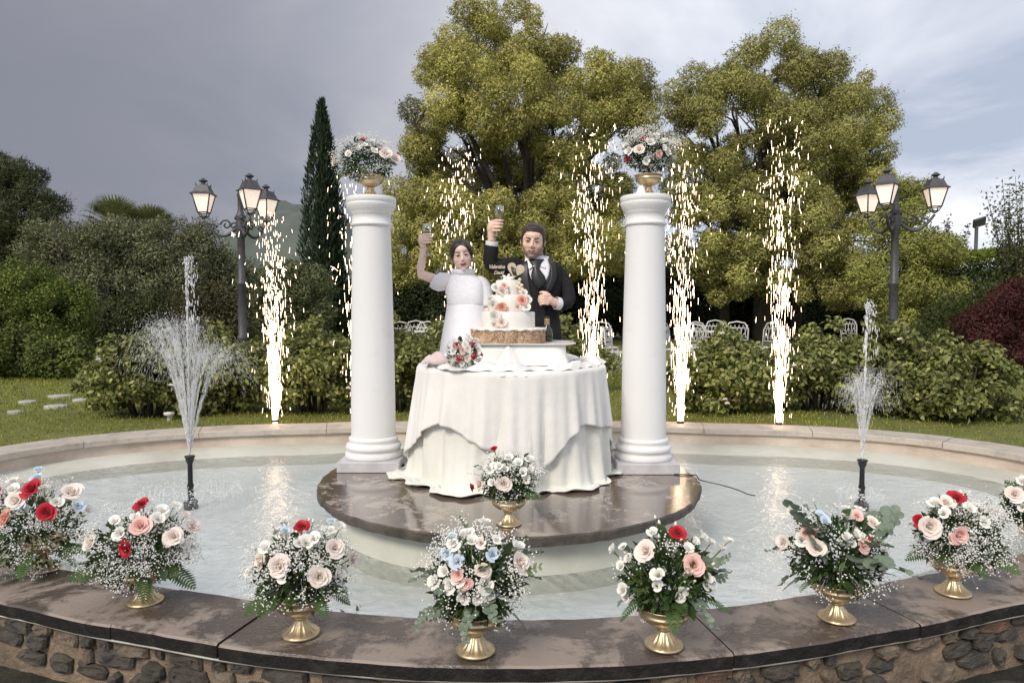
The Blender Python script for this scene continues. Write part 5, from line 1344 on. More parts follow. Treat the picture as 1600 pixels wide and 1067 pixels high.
for k in range(5):
    a = k * 1.2566 + .3; M3 = Matrix.Rotation(a, 3, 'Y'); g.ell(p + Vector((math.sin(a) * .022, -.01, math.cos(a) * .011)), (.011, .004, .02), M3, 8, 6)
g.obj('orchid', PM['white'], cake)
# cake topper: round of wood-coloured lettering with a heart-shaped medallion
M['topwood'] = mk('topper_wood', (0.62, 0.54, 0.42), (0.52, 0.44, 0.33), rough=.5, scale=30); M['silh'] = mk('silhouette_black', (0.05, 0.055, 0.035), rough=.6)
p0 = W(805.5, 422, 4.79); tp = empty('cake_topper', (p0.x, 4.79, zt3), 'wooden topper with heart medallion and names in script on the cake', 'cake topper')
def heart(s, n=40): return [(s * .062 * 16 * math.sin(t) ** 3, s * .062 * (13 * math.cos(t) - 5 * math.cos(2 * t) - 2 * math.cos(3 * t) - math.cos(4 * t))) for t in [2 * PI * k / n for k in range(n)]]
g = G(); hp = heart(.060); Rh = Matrix.Rotation(R(-14), 2)
hp = [Rh @ Vector(q) for q in hp]
v0 = [(p0.x + q.x, 4.785, p0.z + q.y) for q in hp]; v1 = [(p0.x + q.x, 4.790, p0.z + q.y) for q in hp]; n = len(hp)
g.add(v0 + v1, [tuple(range(n)), tuple(range(n, 2 * n))[::-1]] + [(k, n + k, n + (k + 1) % n, (k + 1) % n) for k in range(n)]); g.obj('heart', M['topwood'], tp, sm=False)
g = G()                                             # the dark kissing-couple shapes on the medallion
g.ell((p0.x - .026, 4.7838, p0.z + .018), (.006, .001, .007)); g.ell((p0.x - .014, 4.7838, p0.z + .012), (.006, .001, .007))
g.tube([(p0.x - .026, 4.7842, p0.z + .02), (p0.x - .018, 4.7842, p0.z - .01), (p0.x - .005, 4.7842, p0.z - .034)], [.007, .009, .011], 8, flat=.06, upv=(1, 0, 0)); g.tube([(p0.x - .004, 4.7842, p0.z + .012), (p0.x + .001, 4.7842, p0.z - .02), (p0.x + .002, 4.7842, p0.z - .04)], [.005, .005, .011], 8, flat=.06, upv=(1, 0, 0))
g.obj('silhouette', M['silh'], tp)
def script_text(txt, px, py, size):
    cu = bpy.data.curves.new('t', 'FONT'); cu.body = txt; cu.size = size; cu.extrude = .0015; cu.shear = .35; cu.align_x = 'CENTER'; cu.offset = .0008; cu.space_character = .86
    ob = bpy.data.objects.new('t', cu); COL.objects.link(ob); dg = bpy.context.evaluated_depsgraph_get(); me = bpy.data.meshes.new_from_object(ob.evaluated_get(dg)); bpy.data.objects.remove(ob)
    p = W(px, py, 4.78); o = link('lettering', me, M['topwood'], tp, loc=p - tp.location, rot=(PI / 2, 0, 0)); return o
script_text('Valentina', 776, 419.5, .036); script_text('David', 779, 428.5, .033)
G().tube([W(800, 432, 4.787), W(795, 440, 4.787)], .003, 5).obj('stick', M['topwood'], tp)
G().tube([W(783, 431, 4.783), W(784, 440, 4.783)], .002, 5).obj('stick', M['topwood'], tp)
# small folded white paper left on the right capital
p = W(1000, 300, 4.80); g = G(); zc = PLAT + 1.8955
g.add([(p.x - .04, 4.74, zc), (p.x + .03, 4.74, zc), (p.x + .012, 4.77, zc + .066), (p.x - .012, 4.775, zc + .058), (p.x - .03, 4.80, zc), (p.x + .035, 4.80, zc)], [(0, 1, 2, 3), (3, 2, 5, 4), (0, 3, 4), (1, 5, 2)])
tag(g.obj('folded_paper', M['satin'], sm=False), 'small white folded paper standing beside the urn on the right column', 'paper')
# ------------------------------------------------------------------ bride and groom
def remesh(g, name, voxel=.004, it=3, fac=.5):
    """one continuous skin from overlapping closed shapes"""
    me = g.mesh('tmp', True); ob = bpy.data.objects.new('tmp', me); COL.objects.link(ob)
    m = ob.modifiers.new('r', 'REMESH'); m.mode = 'VOXEL'; m.voxel_size = voxel; m.use_smooth_shade = True
    s = ob.modifiers.new('s', 'SMOOTH'); s.factor = fac; s.iterations = it
    bpy.context.view_layer.update(); dg = bpy.context.evaluated_depsgraph_get(); out_ = bpy.data.meshes.new_from_object(ob.evaluated_get(dg)); out_.name = name
    bpy.data.objects.remove(ob); smooth(out_); return out_
def skin_mat(name):
    m = mk(name, (1, 1, 1), (0.93, 0.90, 0.90), rough=.48, scale=30, attr='Col', spec=.4); b = m.node_tree.nodes['Principled BSDF']
    b.inputs['Subsurface Weight'].default_value = .08; b.inputs['Subsurface Radius'].default_value = (.01, .004, .002); b.inputs['Subsurface Scale'].default_value = .5; return m
M['skin'] = skin_mat('skin')
def hairmat(name, c, c2):
    m = mk(name, c, c2, rough=.38, scale=1, detail=3); t = m.node_tree; b = t.nodes['Principled BSDF']; tcn = t.nodes['Texture Coordinate']; mp = N(t, 'ShaderNodeMapping'); mp.inputs['Scale'].default_value = (420, 40, 60)
    t.links.new(tcn.outputs['Object'], mp.inputs[0]); nn = N(t, 'ShaderNodeTexNoise'); sock(nn, Scale=1.0, Detail=3.0); t.links.new(mp.outputs[0], nn.inputs['Vector']); bb = N(t, 'ShaderNodeBump'); sock(bb, Strength=.6, Distance=.004)
    t.links.new(nn.outputs['Fac'], bb.inputs['Height']); t.links.new(bb.outputs[0], b.inputs['Normal']); t.links.new(nn.outputs['Fac'], [n for n in t.nodes if n.type == 'MAP_RANGE'][0].inputs['Value']); return m
M['hair'] = hairmat('dark_hair', (0.014, 0.009, 0.007), (0.035, 0.024, 0.018))
M['mouth'] = mk('mouth_dark', (0.06, 0.012, 0.012), rough=.5); M['teeth'] = mk('teeth', (0.78, 0.75, 0.70), rough=.25)
M['eyewhite'] = mk('eye_white', (0.5, 0.46, 0.43), rough=.2); M['iris'] = mk('iris_brown', (0.025, 0.014, 0.009), rough=.15)
class Head:
    def __init__(s, c, h, yaw=0, pitch=0, roll=0, wide=1.0):
        s.c = Vector(c); s.h = h; s.w = wide
        s.M = (Matrix.Rotation(yaw, 3, 'Z') @ Matrix.Rotation(roll, 3, 'Y') @ Matrix.Rotation(pitch, 3, 'X'))
    def P(s, x, y, z): return s.c + s.M @ Vector((x * s.h * s.w, y * s.h, z * s.h))
    def loc(s, V):
        Q = (V - np.array(s.c)) @ np.array(s.M); Q /= s.h; Q[:, 0] /= s.w; return Q
    def ell(s, g, c, r, rot=None, nu=20, nv=14):
        M_ = s.M @ rot if rot is not None else s.M
        g.ell(s.P(*c), (r[0] * s.h * s.w, r[1] * s.h, r[2] * s.h), M_, nu, nv)
    def tube(s, g, pts, rad, seg=8): g.tube([s.P(*p) for p in pts], [r * s.h for r in rad], seg)
    def base(s, g, jaw=1.0):
        s.ell(g, (0, .08, .22), (.72, .84, .76)); s.ell(g, (0, -.20, -.16), (.64, .60, .72)); s.ell(g, (0, -.26, -.42), (.50 * jaw, .52, .52))
        s.ell(g, (0, -.58, -.80), (.22 * jaw, .19, .15)); s.ell(g, (0, -.40, .42), (.50, .40, .36))
        for k in (-1, 1):
            s.ell(g, (k * .36, -.48, -.18), (.22, .24, .24)); s.ell(g, (k * .26, -.735, .20), (.23, .085, .07)); s.ell(g, (k * .46, -.1, -.5), (.14 * jaw, .34, .28))
            s.ell(g, (k * .74, .08, -.04), (.07, .15, .24)); s.ell(g, (k * .085, -.87, -.23), (.065, .07, .05)); s.ell(g, (k * .30, -.70, .075), (.15, .10, .075))
        s.tube(g, [(0, -.70, .24), (0, -.80, .10), (0, -.93, -.10), (0, -1.0, -.19)], [.075, .065, .075, .085]); s.ell(g, (0, -.89, -.22), (.08, .12, .06))
    def lips(s, g, w, ho, z0):
        for k in range(18):
            a = 2 * PI * k / 18; b = 2 * PI * (k + 1) / 18
            f = lambda t: (w * math.cos(t), -.815 + .10 * math.cos(t) ** 2, z0 + ho * math.sin(t) + (.02 * abs(math.cos(t)) if s.smile else 0))
            s.tube(g, [f(a), f(b)], [.034 + .012 * (math.sin(a) < 0), .034 + .012 * (math.sin(b) < 0)], 6)
    smile = True
def paint(me, V, fn):
    ca = me.color_attributes.new('Col', 'FLOAT_COLOR', 'POINT'); c = np.ones((len(V), 4), np.float32); c[:, :3] = fn(V); ca.data.foreach_set('color', c.ravel())
def verts(me):
    V = np.empty(len(me.vertices) * 3, np.float32); me.vertices.foreach_get('co', V); return V.reshape(-1, 3).astype(float)
def grip_hand(g, ax, up, r, palm_dir, front, wrist, s=1.0, nrev=(100, 265)):
    """hand round an upright glass: ax = point on its axis at mid-grip; palm_dir, front = unit vectors across the axis"""
    up = Vector(up); pd = Vector(palm_dir); fr = Vector(front)
    pc = ax + pd * (r + .020 * s); g.ell(pc + up * -.004, (.024 * s, .036 * s, .043 * s), Matrix((pd, fr, up)).transposed(), 14, 10)
    g.tube([Vector(wrist), Vector(wrist).lerp(pc, .5), pc - up * .01], [.031 * s, .029 * s, .026 * s], 10, flat=.8)
    for k in range(4):
        zo = (.030 - .0205 * k) * s; ln = (1.0, 1.08, 1.0, .8)[k]; rr = r + .0085 * s; pts = []
        pts.append(pc + up * zo - fr * .004)
        for j in range(7):
            a = R(10 + 150 * ln * j / 6); pts.append(ax + up * (zo - .004 * j * .3) + pd * (rr * math.cos(a) * (1.25 if j == 1 else 1.05)) + fr * (rr * math.sin(a) * 1.05))
        g.tube(pts, [.0095 * s, .0092 * s, .0088 * s, .0086 * s, .0082 * s, .0078 * s, .0072 * s, .006 * s], 8)
    pts = [pc - up * .018 * s - fr * .012]
    for j in range(5):
        a = R(-20 - 95 * j / 4); pts.append(ax + up * (.0 + .012 * j * .6) * s + pd * ((r + .010 * s) * math.cos(a) * 1.08) + fr * ((r + .010 * s) * math.sin(a) * 1.08))
    g.tube(pts, [.0125 * s, .012 * s, .0115 * s, .011 * s, .0095 * s, .0075 * s], 8)
def brow(hd, e_, k, z0, tilt, th=.035):
    g = G(); hd.tube(g, [(k * .10, -.80, z0), (k * .24, -.825, z0 + .05 + tilt), (k * .38, -.76, z0 + .045), (k * .49, -.64, z0 - .01)], [th * .8, th, th * .8, th * .3], 6); g.obj('eyebrow', M['hair'], e_)
def eye(hd, e_, k, z0, opn):
    g = G(); hd.ell(g, (k * .285, -.755, z0), (.115, .055, opn)); o = g.obj('eye', M['eyewhite'], e_)
    g = G(); hd.ell(g, (k * .285, -.795, z0), (.062, .03, opn * .98), None, 12, 8); g.obj('iris', M['iris'], o)
    g = G(); hd.tube(g, [(k * .15, -.79, z0 - .005), (k * .28, -.835, z0 + opn * .9), (k * .42, -.73, z0 + .0)], [.018, .030, .018], 6); g.obj('lashes', M['hair'], o)
def hair_shell(hd, e_, c, r, hl, amount, thick=.02, name='hair'):
    """hair that leaves the skin at the hairline hl(azimuth) and swells by amount(local) above it"""
    g = G(); hd.ell(g, c, r, None, 180, 120); me = g.mesh(name); V0 = verts(me); V = hd.loc(V0); az = np.degrees(np.arctan2(np.abs(V[:, 0]), -(V[:, 1] - .08)))
    h_ = np.interp(az, [q[0] for q in hl], [q[1] for q in hl]) + .008 * np.sin(V[:, 0] * 70); k = V[:, 2] > h_
    t_ = np.clip((V[:, 2] - h_) / .30, 0, 1); t_ = t_ * t_ * (3 - 2 * t_); dd = unit(V - np.array(c)) * (amount(V) * t_ * (1 + .06 * np.sin(V[:, 0] * 75 + V[:, 1] * 5)))[:, None]
    dd[:, 0] *= hd.w; V0 = V0 + (dd * hd.h) @ np.array(hd.M).T; me.vertices.foreach_set('co', V0.astype(np.float32).ravel())
    bm = bmesh.new(); bm.from_mesh(me); bm.verts.ensure_lookup_table(); bmesh.ops.delete(bm, geom=[bm.verts[i] for i in range(len(V)) if not k[i]], context='VERTS'); bm.to_mesh(me); bm.free(); smooth(me)
    o = link(name, me, M['hair'], e_, world_verts=True); m = o.modifiers.new('t', 'SOLIDIFY'); m.thickness = thick; m.offset = -1
    return o
def loft(rows, n=48, p=2.4):
    """rows: (cx, cy, cz, rx, ry)"""
    out_ = []
    for cx, cy, cz, rx, ry in rows:
        rr = []
        for j in range(n):
            a = 2 * PI * j / n; c, s_ = math.cos(a), math.sin(a); q = 1 / (abs(c) ** p + abs(s_) ** p) ** (1 / p); rr.append((cx + rx * q * c, cy + ry * q * s_, cz))
        out_.append(rr)
    return out_
M['flute'] = bpy.data.materials.new('clear_glass'); M['flute'].use_nodes = True
t = M['flute'].node_tree; t.nodes.clear(); o_ = N(t, 'ShaderNodeOutputMaterial'); gl = N(t, 'ShaderNodeBsdfGlossy'); gl.inputs['Roughness'].default_value = .03; tr = N(t, 'ShaderNodeBsdfTransparent'); tr.inputs[0].default_value = (.93, .94, .94, 1)
lw = N(t, 'ShaderNodeLayerWeight'); lw.inputs[0].default_value = .55; mx = N(t, 'ShaderNodeMixShader'); t.links.new(lw.outputs['Facing'], mx.inputs[0]); t.links.new(tr.outputs[0], mx.inputs[1]); t.links.new(gl.outputs[0], mx.inputs[2]); t.links.new(mx.outputs[0], o_.inputs[0])
M['wine'] = mk('sparkling_wine', (0.82, 0.74, 0.55), rough=.1, trans=.6)
def flute(base, top, label, fill=.45, s=1.0):
    base = Vector(base); top = Vector(top); H = (top - base).length; q = (top - base).to_track_quat('Z', 'Y').to_euler()
    e = empty('champagne_flute', base, label, 'glass', 'raised champagne flutes'); e.rotation_euler = q
    h0 = H * .46
    G().lathe([(0, 0), (.034 * s, 0), (.035 * s, .003), (.018 * s, .006), (.006, .014), (.0045, .03), (.0045, h0 - .02), (.007, h0 - .005)], 32).obj('stem', M['flute'], e, wv=False)
    G().lathe([(.007, h0 - .005), (.022 * s, h0 + .02), (.031 * s, h0 + .05), (.033 * s, h0 + .09), (.031 * s, H), (.0295 * s, H), (.0315 * s, h0 + .09), (.0295 * s, h0 + .05), (.0205 * s, h0 + .022), (.004, h0)], 32).obj('bowl', M['flute'], e, wv=False)
    hf = h0 + (H - h0) * fill
    G().lathe([(0, h0 + .002), (.019 * s, h0 + .024), (.0285 * s, h0 + .052), (.030 * s, hf), (0, hf)], 28).obj('wine', M['wine'], e, wv=False)
FZ = PLAT
# ---------------- bride
YB = 5.50
B = lambda px, py, dy=0.0: W(px, py, YB + dy)
bride = empty('person', (B(728, 500).x, YB, FZ), 'person in white short-sleeved dress raising a glass, dark hair tied back', 'person')
hd = Head(B(721.5, 400, -.02), .119, yaw=R(5), pitch=R(7), roll=R(-8), wide=.93)
g = G(); hd.base(g, .86); hd.lips(g, .21, .11, -.50)
g.tube([B(722, 410, .03), B(723, 425, .05), B(725, 440, .06)], [.052, .050, .065], 14)
g.tube([B(726, 436, .05), B(727, 448, .05), B(728, 470, .04), B(729, 500, .04)], [(.06, .06), (.14, .09), (.15, .10), (.15, .10)], 20, upv=(1, 0, 0))
for sx in (-1, 1): g.tube([B(729 + 14 * sx, 510, .04), B(729 + 15 * sx, 545, .04), (B(729 + 14 * sx, 500).x, YB + .04, FZ + .02)], [.10, .08, .045], 12); g.ell((B(729 + 14 * sx, 500).x, YB - .02, FZ + .022), (.045, .11, .022))
ba = B(668, 372.5, -.06); bup = (B(667.5, 350, -.06) - B(668.5, 399, -.06)).normalized()
wr = B(661.5, 387, -.05)
g.tube([B(740, 446, .05), B(700, 440, .03), B(680, 437, .0), B(657, 428, -.03), B(657.5, 418, -.03), B(660, 404, -.04), wr], [.045, .046, .042, .035, .034, .031, .024], 14)
grip_hand(g, ba, bup, .031, Vector((-.95, .1, -.1)).normalized(), Vector((.1, -1, 0)).normalized(), wr, 1.02)
g.tube([B(745, 446, .05), B(754, 448, .03), B(760, 470, .02), B(763, 490, 0), B(760, 510, -.08), B(754, 522, -.16)], [.045, .044, .040, .035, .031, .025], 12)
g.ell(B(755, 527, -.19), (.04, .05, .022)); 
for k in range(4): g.tube([B(753, 527, -.20) + Vector((-.02 + .014 * k, 0, 0)), B(752, 531, -.25) + Vector((-.025 + .016 * k, 0, 0)), B(751, 535, -.275) + Vector((-.027 + .017 * k, 0, 0))], [.010, .009, .007], 7)
g.tube([B(752, 526, -.19), B(747, 529, -.22), B(745, 532, -.24)], [.012, .010, .008], 7)
me = remesh(g, 'body')
SK = np.array((0.86, 0.655, 0.56))
def bcol(V):
    L = hd.loc(V); c = np.tile(SK, (len(V), 1))
    inh = (np.abs(L[:, 0]) < 1.2) & (np.abs(L[:, 2]) < 1.3) & (np.abs(L[:, 1]) < 1.3)
    rr = ((L[:, 0]) / .255) ** 2 + ((L[:, 2] + .50) / .158) ** 2
    lip = inh & (rr < 1) & (L[:, 1] < -.74); c[lip] = (0.58, 0.27, 0.25)
    ck = np.exp(-((np.abs(L[:, 0]) - .40) ** 2 + (L[:, 2] + .22) ** 2) / .05)[:, None] * (inh & (L[:, 1] < -.2))[:, None]; c = c * (1 - .25 * ck) + np.array((.62, .30, .25)) * .25 * ck
    return c
paint(me, verts(me), bcol); body = link('body', me, M['skin'], bride, world_verts=True)
g = G(); hd.ell(g, (0, -.79, -.50), (.18, .055, .095)); o = g.obj('mouth', M['mouth'], bride)
g = G(); hd.ell(g, (0, -.822, -.435), (.145, .035, .030)); g.obj('teeth', M['teeth'], o)
for k in (-1, 1): brow(hd, bride, k, .25, .0, .030); eye(hd, bride, k, .08, .05)
hair_shell(hd, bride, (0, .08, .22), (.755, .915, .80), [(0, .74), (12, .66), (30, .46), (45, .14), (58, -.14), (72, -.34), (95, -.36), (115, -.55), (180, -.6)], lambda V: .10 - .05 * np.exp(-(V[:, 0] / .05) ** 2) * (V[:, 1] < 0), .02)
g = G(); hd.ell(g, (0, .98, -.02), (.30, .26, .30)); hd.ell(g, (.1, 1.05, .08), (.2, .2, .2)); g.obj('hair_bun', M['hair'], bride)
for k in (-1, 1): g = G(); hd.ell(g, (k * .78, .02, -.34), (.03, .03, .05)); g.obj('earring', M['teeth'], bride)
M['dress'] = mk('dress_crepe', (0.88, 0.875, 0.92), (0.84, 0.835, 0.885), rough=.6, scale=5, sheen=.25, bump=.35, bscale=11)
M['lace'] = mk('dress_lace', (0.89, 0.88, 0.92), (0.83, 0.82, 0.87), rough=.75, scale=55, detail=3, lo=.42, hi=.56, bump=.15, bscale=70)
M['organza'] = mk('organza', (0.92, 0.905, 0.93), (0.86, 0.845, 0.87), rough=.6, scale=12, trans=.2)
def row(px, py, hw, ry, dy=.04): p = B(px, py, dy); return (p.x, p.y, p.z, hw * YB / FPX, ry)
g = G(); g.grid(loft([row(723, 423, 15, .075), row(723, 425, 16.5, .08), row(723.5, 430, 18, .09), row(724.5, 434.5, 25, .10), row(726, 440, 30.5, .11), row(727, 447, 32, .12), row(728, 458, 32, .132), row(729, 468, 31, .13), row(729, 474, 30.5, .125), row(729, 475.5, 30, .123)]), True)
g.obj('bodice', M['lace'], bride)
g = G(); p = B(723.5, 427, .035); rws = []
for q, z in ((1.0, -.012), (1.10, -.012), (1.14, .004), (1.12, .026), (1.04, .03), (.98, .02)): rws.append([(p.x + 16.6 * YB / FPX * q * math.cos(a), p.y + .083 * q * math.sin(a), p.z + z + .003 * math.sin(5 * a)) for a in [2 * PI * j / 48 for j in range(48)]])
g.grid(rws, True); g.obj('collar', M['dress'], bride)
p0_ = B(729, 475, .04); rws = []
for i in range(16):
    t_ = i / 15; z = p0_.z - .002 + (FZ + .012 - p0_.z) * t_; hw = .156 + .02 * min(t_ * 4, 1) + .16 * t_ ** 1.2; ry = .126 + .02 * min(t_ * 4, 1) + .12 * t_
    rws.append([(p0_.x + .004 * 0 + hw * math.cos(a) * (1 + .03 * t_ * math.sin(9 * a)), p0_.y + ry * math.sin(a) * (1 + .03 * t_ * math.sin(11 * a)), z) for a in [2 * PI * j / 64 for j in range(64)]])
g = G(); g.grid(rws, True); g.obj('skirt', M['dress'], bride)
def sleeve(pts, rad, nm, mat, par, seg=20, wob=.0):
    g = G(); g.tube(pts, rad, seg, cap=False); o = g.obj(nm, mat, par); m = o.modifiers.new('t', 'SOLIDIFY'); m.thickness = .004; m.offset = 0; sb = o.modifiers.new('s', 'SUBSURF'); sb.levels = 1; sb.render_levels = 1; return o
sleeve([B(708, 438, .04), B(700, 439, .03), B(690, 440, .01), B(684, 442, .0), B(678.5, 440, -.01), B(675.5, 438.5, -.01)], [.050, .066, .074, .070, .060, .052], 'sleeve', M['organza'], bride)
sleeve([B(745, 440, .05), B(753, 442, .04), B(757, 452, .03), B(760, 466, .02), B(762, 480, .01)], [.052, .058, .060, .056, .050], 'sleeve', M['organza'], bride)
flute(B(668.5, 400, -.06), B(667, 350, -.06), "champagne flute in the raised hand of the person in white", .28)
# ---------------- groom
YM = 5.52
Gm = lambda px, py, dy=0.0: W(px, py, YM + dy)
groom = empty('person', (Gm(842, 500).x, YM, FZ), 'bearded person in black suit and plastron tie raising a glass', 'person')
hd2 = Head(Gm(832.5, 379, -.02), .127, yaw=R(-4), pitch=R(7), roll=R(5), wide=.98); hd2.smile = True
g = G(); hd2.base(g, 1.1); hd2.lips(g, .20, .07, -.47)
g.tube([Gm(834, 392, .03), Gm(837, 405, .05), Gm(839, 414, .05)], [.07, .068, .085], 14)
g.tube([Gm(840, 412, .05), Gm(842, 424, .05), Gm(843, 460, .04), Gm(843, 500, .04)], [(.09, .07), (.15, .085), (.14, .10), (.125, .09)], 20, upv=(1, 0, 0))
for sx in (-1, 1): g.tube([Gm(843 + 17 * sx, 515, .04), Gm(843 + 17 * sx, 560, .04), (Gm(843 + 18 * sx, 500).x, YM + .04, FZ + .05)], [.075, .07, .05], 12)
ga = Gm(776.5, 352, -.08); gt = Gm(781.5, 322, -.08); gb = Gm(775, 369.5, -.08); gup = (gt - gb).normalized(); ga = gb.lerp(gt, .36)
wr2 = Gm(768, 376, -.06)
g.tube([Gm(820, 418, .05), Gm(800, 418, .03), Gm(771, 415, -.02), Gm(767, 407, -.03), Gm(767, 390, -.05), wr2], [.05, .05, .042, .042, .038, .033], 12)
grip_hand(g, ga, gup, .030, Vector((-.95, .15, -.1)).normalized(), Vector((.15, -1, 0)).normalized(), wr2, 1.22)
# other hand on the jacket button, fingers loosely closed
g.tube([Gm(862, 428, .06), Gm(873, 430, .045), Gm(889, 462, .0), Gm(884, 476, -.07), Gm(868, 473, -.13)], [.042, .042, .038, .036, .031], 12)
hc = Gm(857, 468, -.155); g.ell(hc, (.040, .024, .038), Matrix.Rotation(R(-12), 3, 'Y'), 14, 10); g.tube([Gm(868, 473, -.13), hc], [.033, .034], 10, flat=.75)
for k in range(4):
    z = .028 - .0205 * k; q = hc + Vector((-.02, -.012, z)); ln = (1, 1.08, 1, .85)[k]
    g.tube([q + Vector((.02, .0, 0)), q + Vector((-.016, -.016, .004)), q + Vector((-.040 * ln, -.010, .000)), q + Vector((-.052 * ln, .010, -.006)), q + Vector((-.040 * ln, .024, -.01))], [.0125, .012, .0115, .010, .008], 8)
g.tube([hc + Vector((.01, -.005, .03)), hc + Vector((-.02, -.015, .052)), hc + Vector((-.052, -.006, .056)), hc + Vector((-.068, .004, .052))], [.015, .013, .012, .008], 8)
me = remesh(g, 'body')
SK2 = np.array((0.80, 0.56, 0.455))
def gcol(V):
    L = hd2.loc(V); c = np.tile(SK2, (len(V), 1)); x, y, z = np.abs(L[:, 0]), L[:, 1], L[:, 2]
    inh = (x < 1.2) & (np.abs(z) < 1.3) & (np.abs(y) < 1.3)
    nz_ = .12 * np.sin(V[:, 0] * 900) * np.sin(V[:, 2] * 800 + V[:, 1] * 500)
    beard = np.clip((-(z) - .34 + .55 * np.maximum(x - .28, 0) * 1.6) * 3.2, 0, 1) * (y < .35) * inh * (z > -1.08)
    beard = np.maximum(beard, np.clip(1.2 - np.abs(z + .31) / .075, 0, 1) * (x < .30) * (y < -.7) * .75)
    beard = np.where((x < .20) & (z > -.42) & (z < -.36), beard * .3, beard); beard = np.clip(beard * (.72 + nz_), 0, .85)[:, None]
    c = c * (1 - beard) + np.array((0.10, 0.065, 0.048)) * beard
    ck = (np.exp(-((x - .38) ** 2 + (z + .16) ** 2) / .04) * (inh & (y < -.2)))[:, None]; c = c * (1 - .3 * ck) + np.array((.62, .28, .22)) * .3 * ck
    rr = (L[:, 0] / .245) ** 2 + ((z + .47) / .115) ** 2; lip = inh & (rr < 1) & (y < -.72); c[lip] = (0.52, 0.24, 0.21)
    return c
paint(me, verts(me), gcol); link('body', me, M['skin'], groom, world_verts=True)
g = G(); hd2.ell(g, (0, -.79, -.47), (.17, .055, .06)); o = g.obj('mouth', M['mouth'], groom)
g = G(); hd2.ell(g, (0, -.822, -.436), (.13, .035, .022)); g.obj('teeth', M['teeth'], o)
for k in (-1, 1): brow(hd2, groom, k, .22, .0, .046); eye(hd2, groom, k, .085, .032)
M['hair2'] = hairmat('brown_hair', (0.026, 0.015, 0.010), (0.055, 0.034, 0.023))
o = hair_shell(hd2, groom, (0, .08, .22), (.75, .915, .80), [(0, .60), (25, .64), (38, .66), (48, .52), (58, .18), (68, -.06), (80, -.22), (90, .0), (105, -.02), (125, -.4), (180, -.5)], lambda V: .04 + .16 * np.clip((V[:, 2] - .45) / .35, 0, 1), .015); o.data.materials.clear(); o.data.materials.append(M['hair2'])
M['suit'] = mk('black_wool', (0.014, 0.013, 0.015), (0.020, 0.019, 0.021), rough=.8, scale=20, spec=.2, bump=.6, bscale=14)
M['lapel'] = mk('satin_lapel', (0.016, 0.015, 0.017), (0.022, 0.021, 0.023), rough=.45, scale=8); M['shirt'] = mk('white_shirt', (0.76, 0.76, 0.82), (0.71, 0.71, 0.77), rough=.65, scale=9)
M['tie'] = mk('black_tie', (0.010, 0.012, 0.012), (0.018, 0.020, 0.020), rough=.4, scale=14)
JR = [(838.5, 406, 19, .080), (839, 409, 27, .09), (841, 412, 33, .10), (842, 417, 37.5, .115), (843, 427, 39.5, .13), (843, 440, 39, .14), (842.5, 455, 37.5, .14), (842, 475, 34.5, .135), (841.5, 495, 33, .135), (841.5, 515, 35, .14), (842, 532, 38, .15), (842, 560, 42, .16)]
def jrow(py):
    ys = [r_[1] for r_ in JR]; f = lambda i: float(np.interp(py, ys, [r_[i] for r_ in JR])); return f(0), f(2), f(3)
def jr(py, dy=.05):
    cx, hw, d = jrow(py); p = Gm(cx, py, dy); return (p.x, p.y, p.z, hw * YM / FPX, d)
g = G(); g.grid(loft([jr(py) for py in [406, 409, 412, 417, 426, 440, 455, 475, 495, 515, 532, 560]], 56, 2.5), True); g.obj('jacket', M['suit'], groom)
def front(px, py, off):
    cx, hw, d = jrow(py); u = min(abs(px - cx) / hw, .98); w = (1 - u ** 2.5) ** (1 / 2.5); y = YM + .05 - d * w - off; return W(px, py, y)
def patch(nm, rows, off, mat, th=.004, nc=9, bulge=0.0):
    g = G(); g.grid([[front(xl + (xr - xl) * k / (nc - 1), py, off + bulge * math.sin(PI * k / (nc - 1))) for k in range(nc)] for py, xl, xr in rows]); o = g.obj(nm, mat, groom); m = o.modifiers.new('t', 'SOLIDIFY'); m.thickness = th; m.offset = -1; return o
patch('shirt_front', [(404, 822, 856), (408, 824, 857), (414, 825, 859), (424, 826, 860), (434, 829, 857), (444, 835, 851), (452, 840, 846)], .006, M['shirt'])
patch('waistcoat', [(436, 822, 829), (442, 823, 838), (448, 824, 848), (456, 826, 857), (466, 828, 856), (480, 830, 854), (500, 829, 852), (525, 827, 856)], .009, M['suit'])
patch('waistcoat', [(420, 859, 864), (430, 857, 865), (438, 853, 864), (446, 848, 862), (453, 844, 858)], .0105, M['lapel'])
# shirt collar wings
for k, pts in ((-1, [(821, 402), (829, 406), (832, 417), (827, 421), (820, 408)]), (1, [(857, 400), (846, 407), (845, 416), (852, 419), (859, 407)])):
    g = G(); P5 = [front(px, max(py, 406), .022) + Vector((0, 0, (406 - py) * YM / FPX if py < 406 else 0)) for px, py in pts]; g.add(P5, [tuple(range(5))]); o = g.obj('collar_wing', M['shirt'], groom, sm=False); m = o.modifiers.new('t', 'SOLIDIFY'); m.thickness = .004
rc_ = Gm(838.5, 403.5, .045); g = G(); g.grid([[(rc_.x + q * .092 * math.cos(a), rc_.y + q * .085 * math.sin(a), rc_.z + z) for a in [2 * PI * j / 40 for j in range(40)]] for q, z in ((1.05, -.05), (1.0, -.01), (.97, .014), (.93, .012), (.93, -.03))], True); g.obj('shirt_collar', M['shirt'], groom)
# plastron tie: knot and spreading blade
patch('tie', [(405, 826, 850), (407, 826.5, 849), (411, 829, 846), (416, 832, 843), (420, 833, 842), (425, 831, 846), (432, 830, 851), (440, 832, 853), (446, 836, 850), (451, 841, 846)], .020, M['tie'], bulge=.014)
g = G(); g.ell(front(834, 416, .040), .006, None, 10, 8); g.obj('tie_pin', M['teeth'], groom)
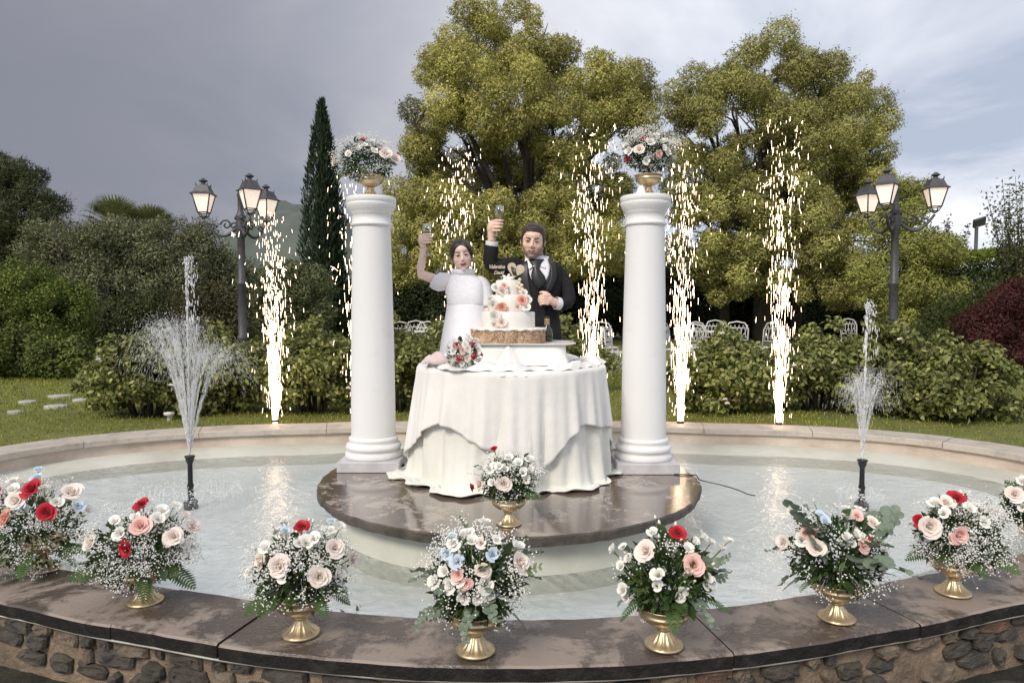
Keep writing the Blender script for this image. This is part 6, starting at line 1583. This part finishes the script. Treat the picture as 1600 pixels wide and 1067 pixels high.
# lapels
patch('lapel', [(408, 820, 824), (414, 817, 825), (422, 813, 826), (432, 812, 826), (444, 816, 827), (458, 821, 829), (474, 826, 832), (490, 830, 834)], .016, M['lapel'], .006, 6)
patch('lapel', [(404, 856, 860), (412, 859, 866), (422, 861, 869), (432, 861, 870), (442, 858, 867), (450, 854, 863), (458, 850, 857)], .017, M['lapel'], .006, 6)
for px, py in ((864, 420), (865, 430), (862, 440)): g = G(); g.ell(front(px, py, .025), (.006, .003, .006), None, 10, 6); g.obj('button', M['tie'], groom)
sleeve([Gm(812, 416, .05), Gm(800, 416, .03), Gm(785, 417, .01), Gm(768, 417, -.02), Gm(765.5, 408, -.03), Gm(767, 394, -.045), Gm(768.5, 383, -.055)], [.070, .074, .070, .066, .062, .056, .053], 'jacket_sleeve', M['suit'], groom)
sleeve([Gm(768.3, 386, -.053), Gm(768.7, 380, -.057), Gm(769, 377, -.06)], [.047, .049, .050], 'shirt_cuff', M['shirt'], groom)
sleeve([Gm(862, 424, .06), Gm(872, 424, .055), Gm(881, 438, .03), Gm(890, 460, .0), Gm(888, 471, -.03), Gm(884, 475, -.08), Gm(874, 474.5, -.115)], [.055, .062, .058, .053, .053, .051, .048], 'jacket_sleeve', M['suit'], groom)
sleeve([Gm(877, 475, -.105), Gm(870, 474, -.125), Gm(868, 473.5, -.13)], [.046, .048, .048], 'shirt_cuff', M['shirt'], groom)
g = G(); g.tube([hc + Vector((-.052, -.014, .006)), hc + Vector((-.050, -.020, .0)), hc + Vector((-.052, -.014, -.008))], .004, 6); g.obj('ring', M['gold'], groom)
for sx in (-1, 1):
    g = G(); xx = Gm(843 + 18 * sx, 500).x; zt_ = Gm(842, 545).z; g.tube([(xx - .01 * sx, YM + .05, zt_), (xx, YM + .05, .5), (xx + .005 * sx, YM + .05, FZ + .03)], [.125, .10, .085], 18, cap=True); g.obj('trouser_leg', M['suit'], groom)
    g = G(); g.ell((xx + .005 * sx, YM - .03, FZ + .03), (.05, .145, .034)); g.obj('shoe', M['tie'], groom)
flute(gb, gt, "champagne flute in the raised hand of the bearded person", .5)
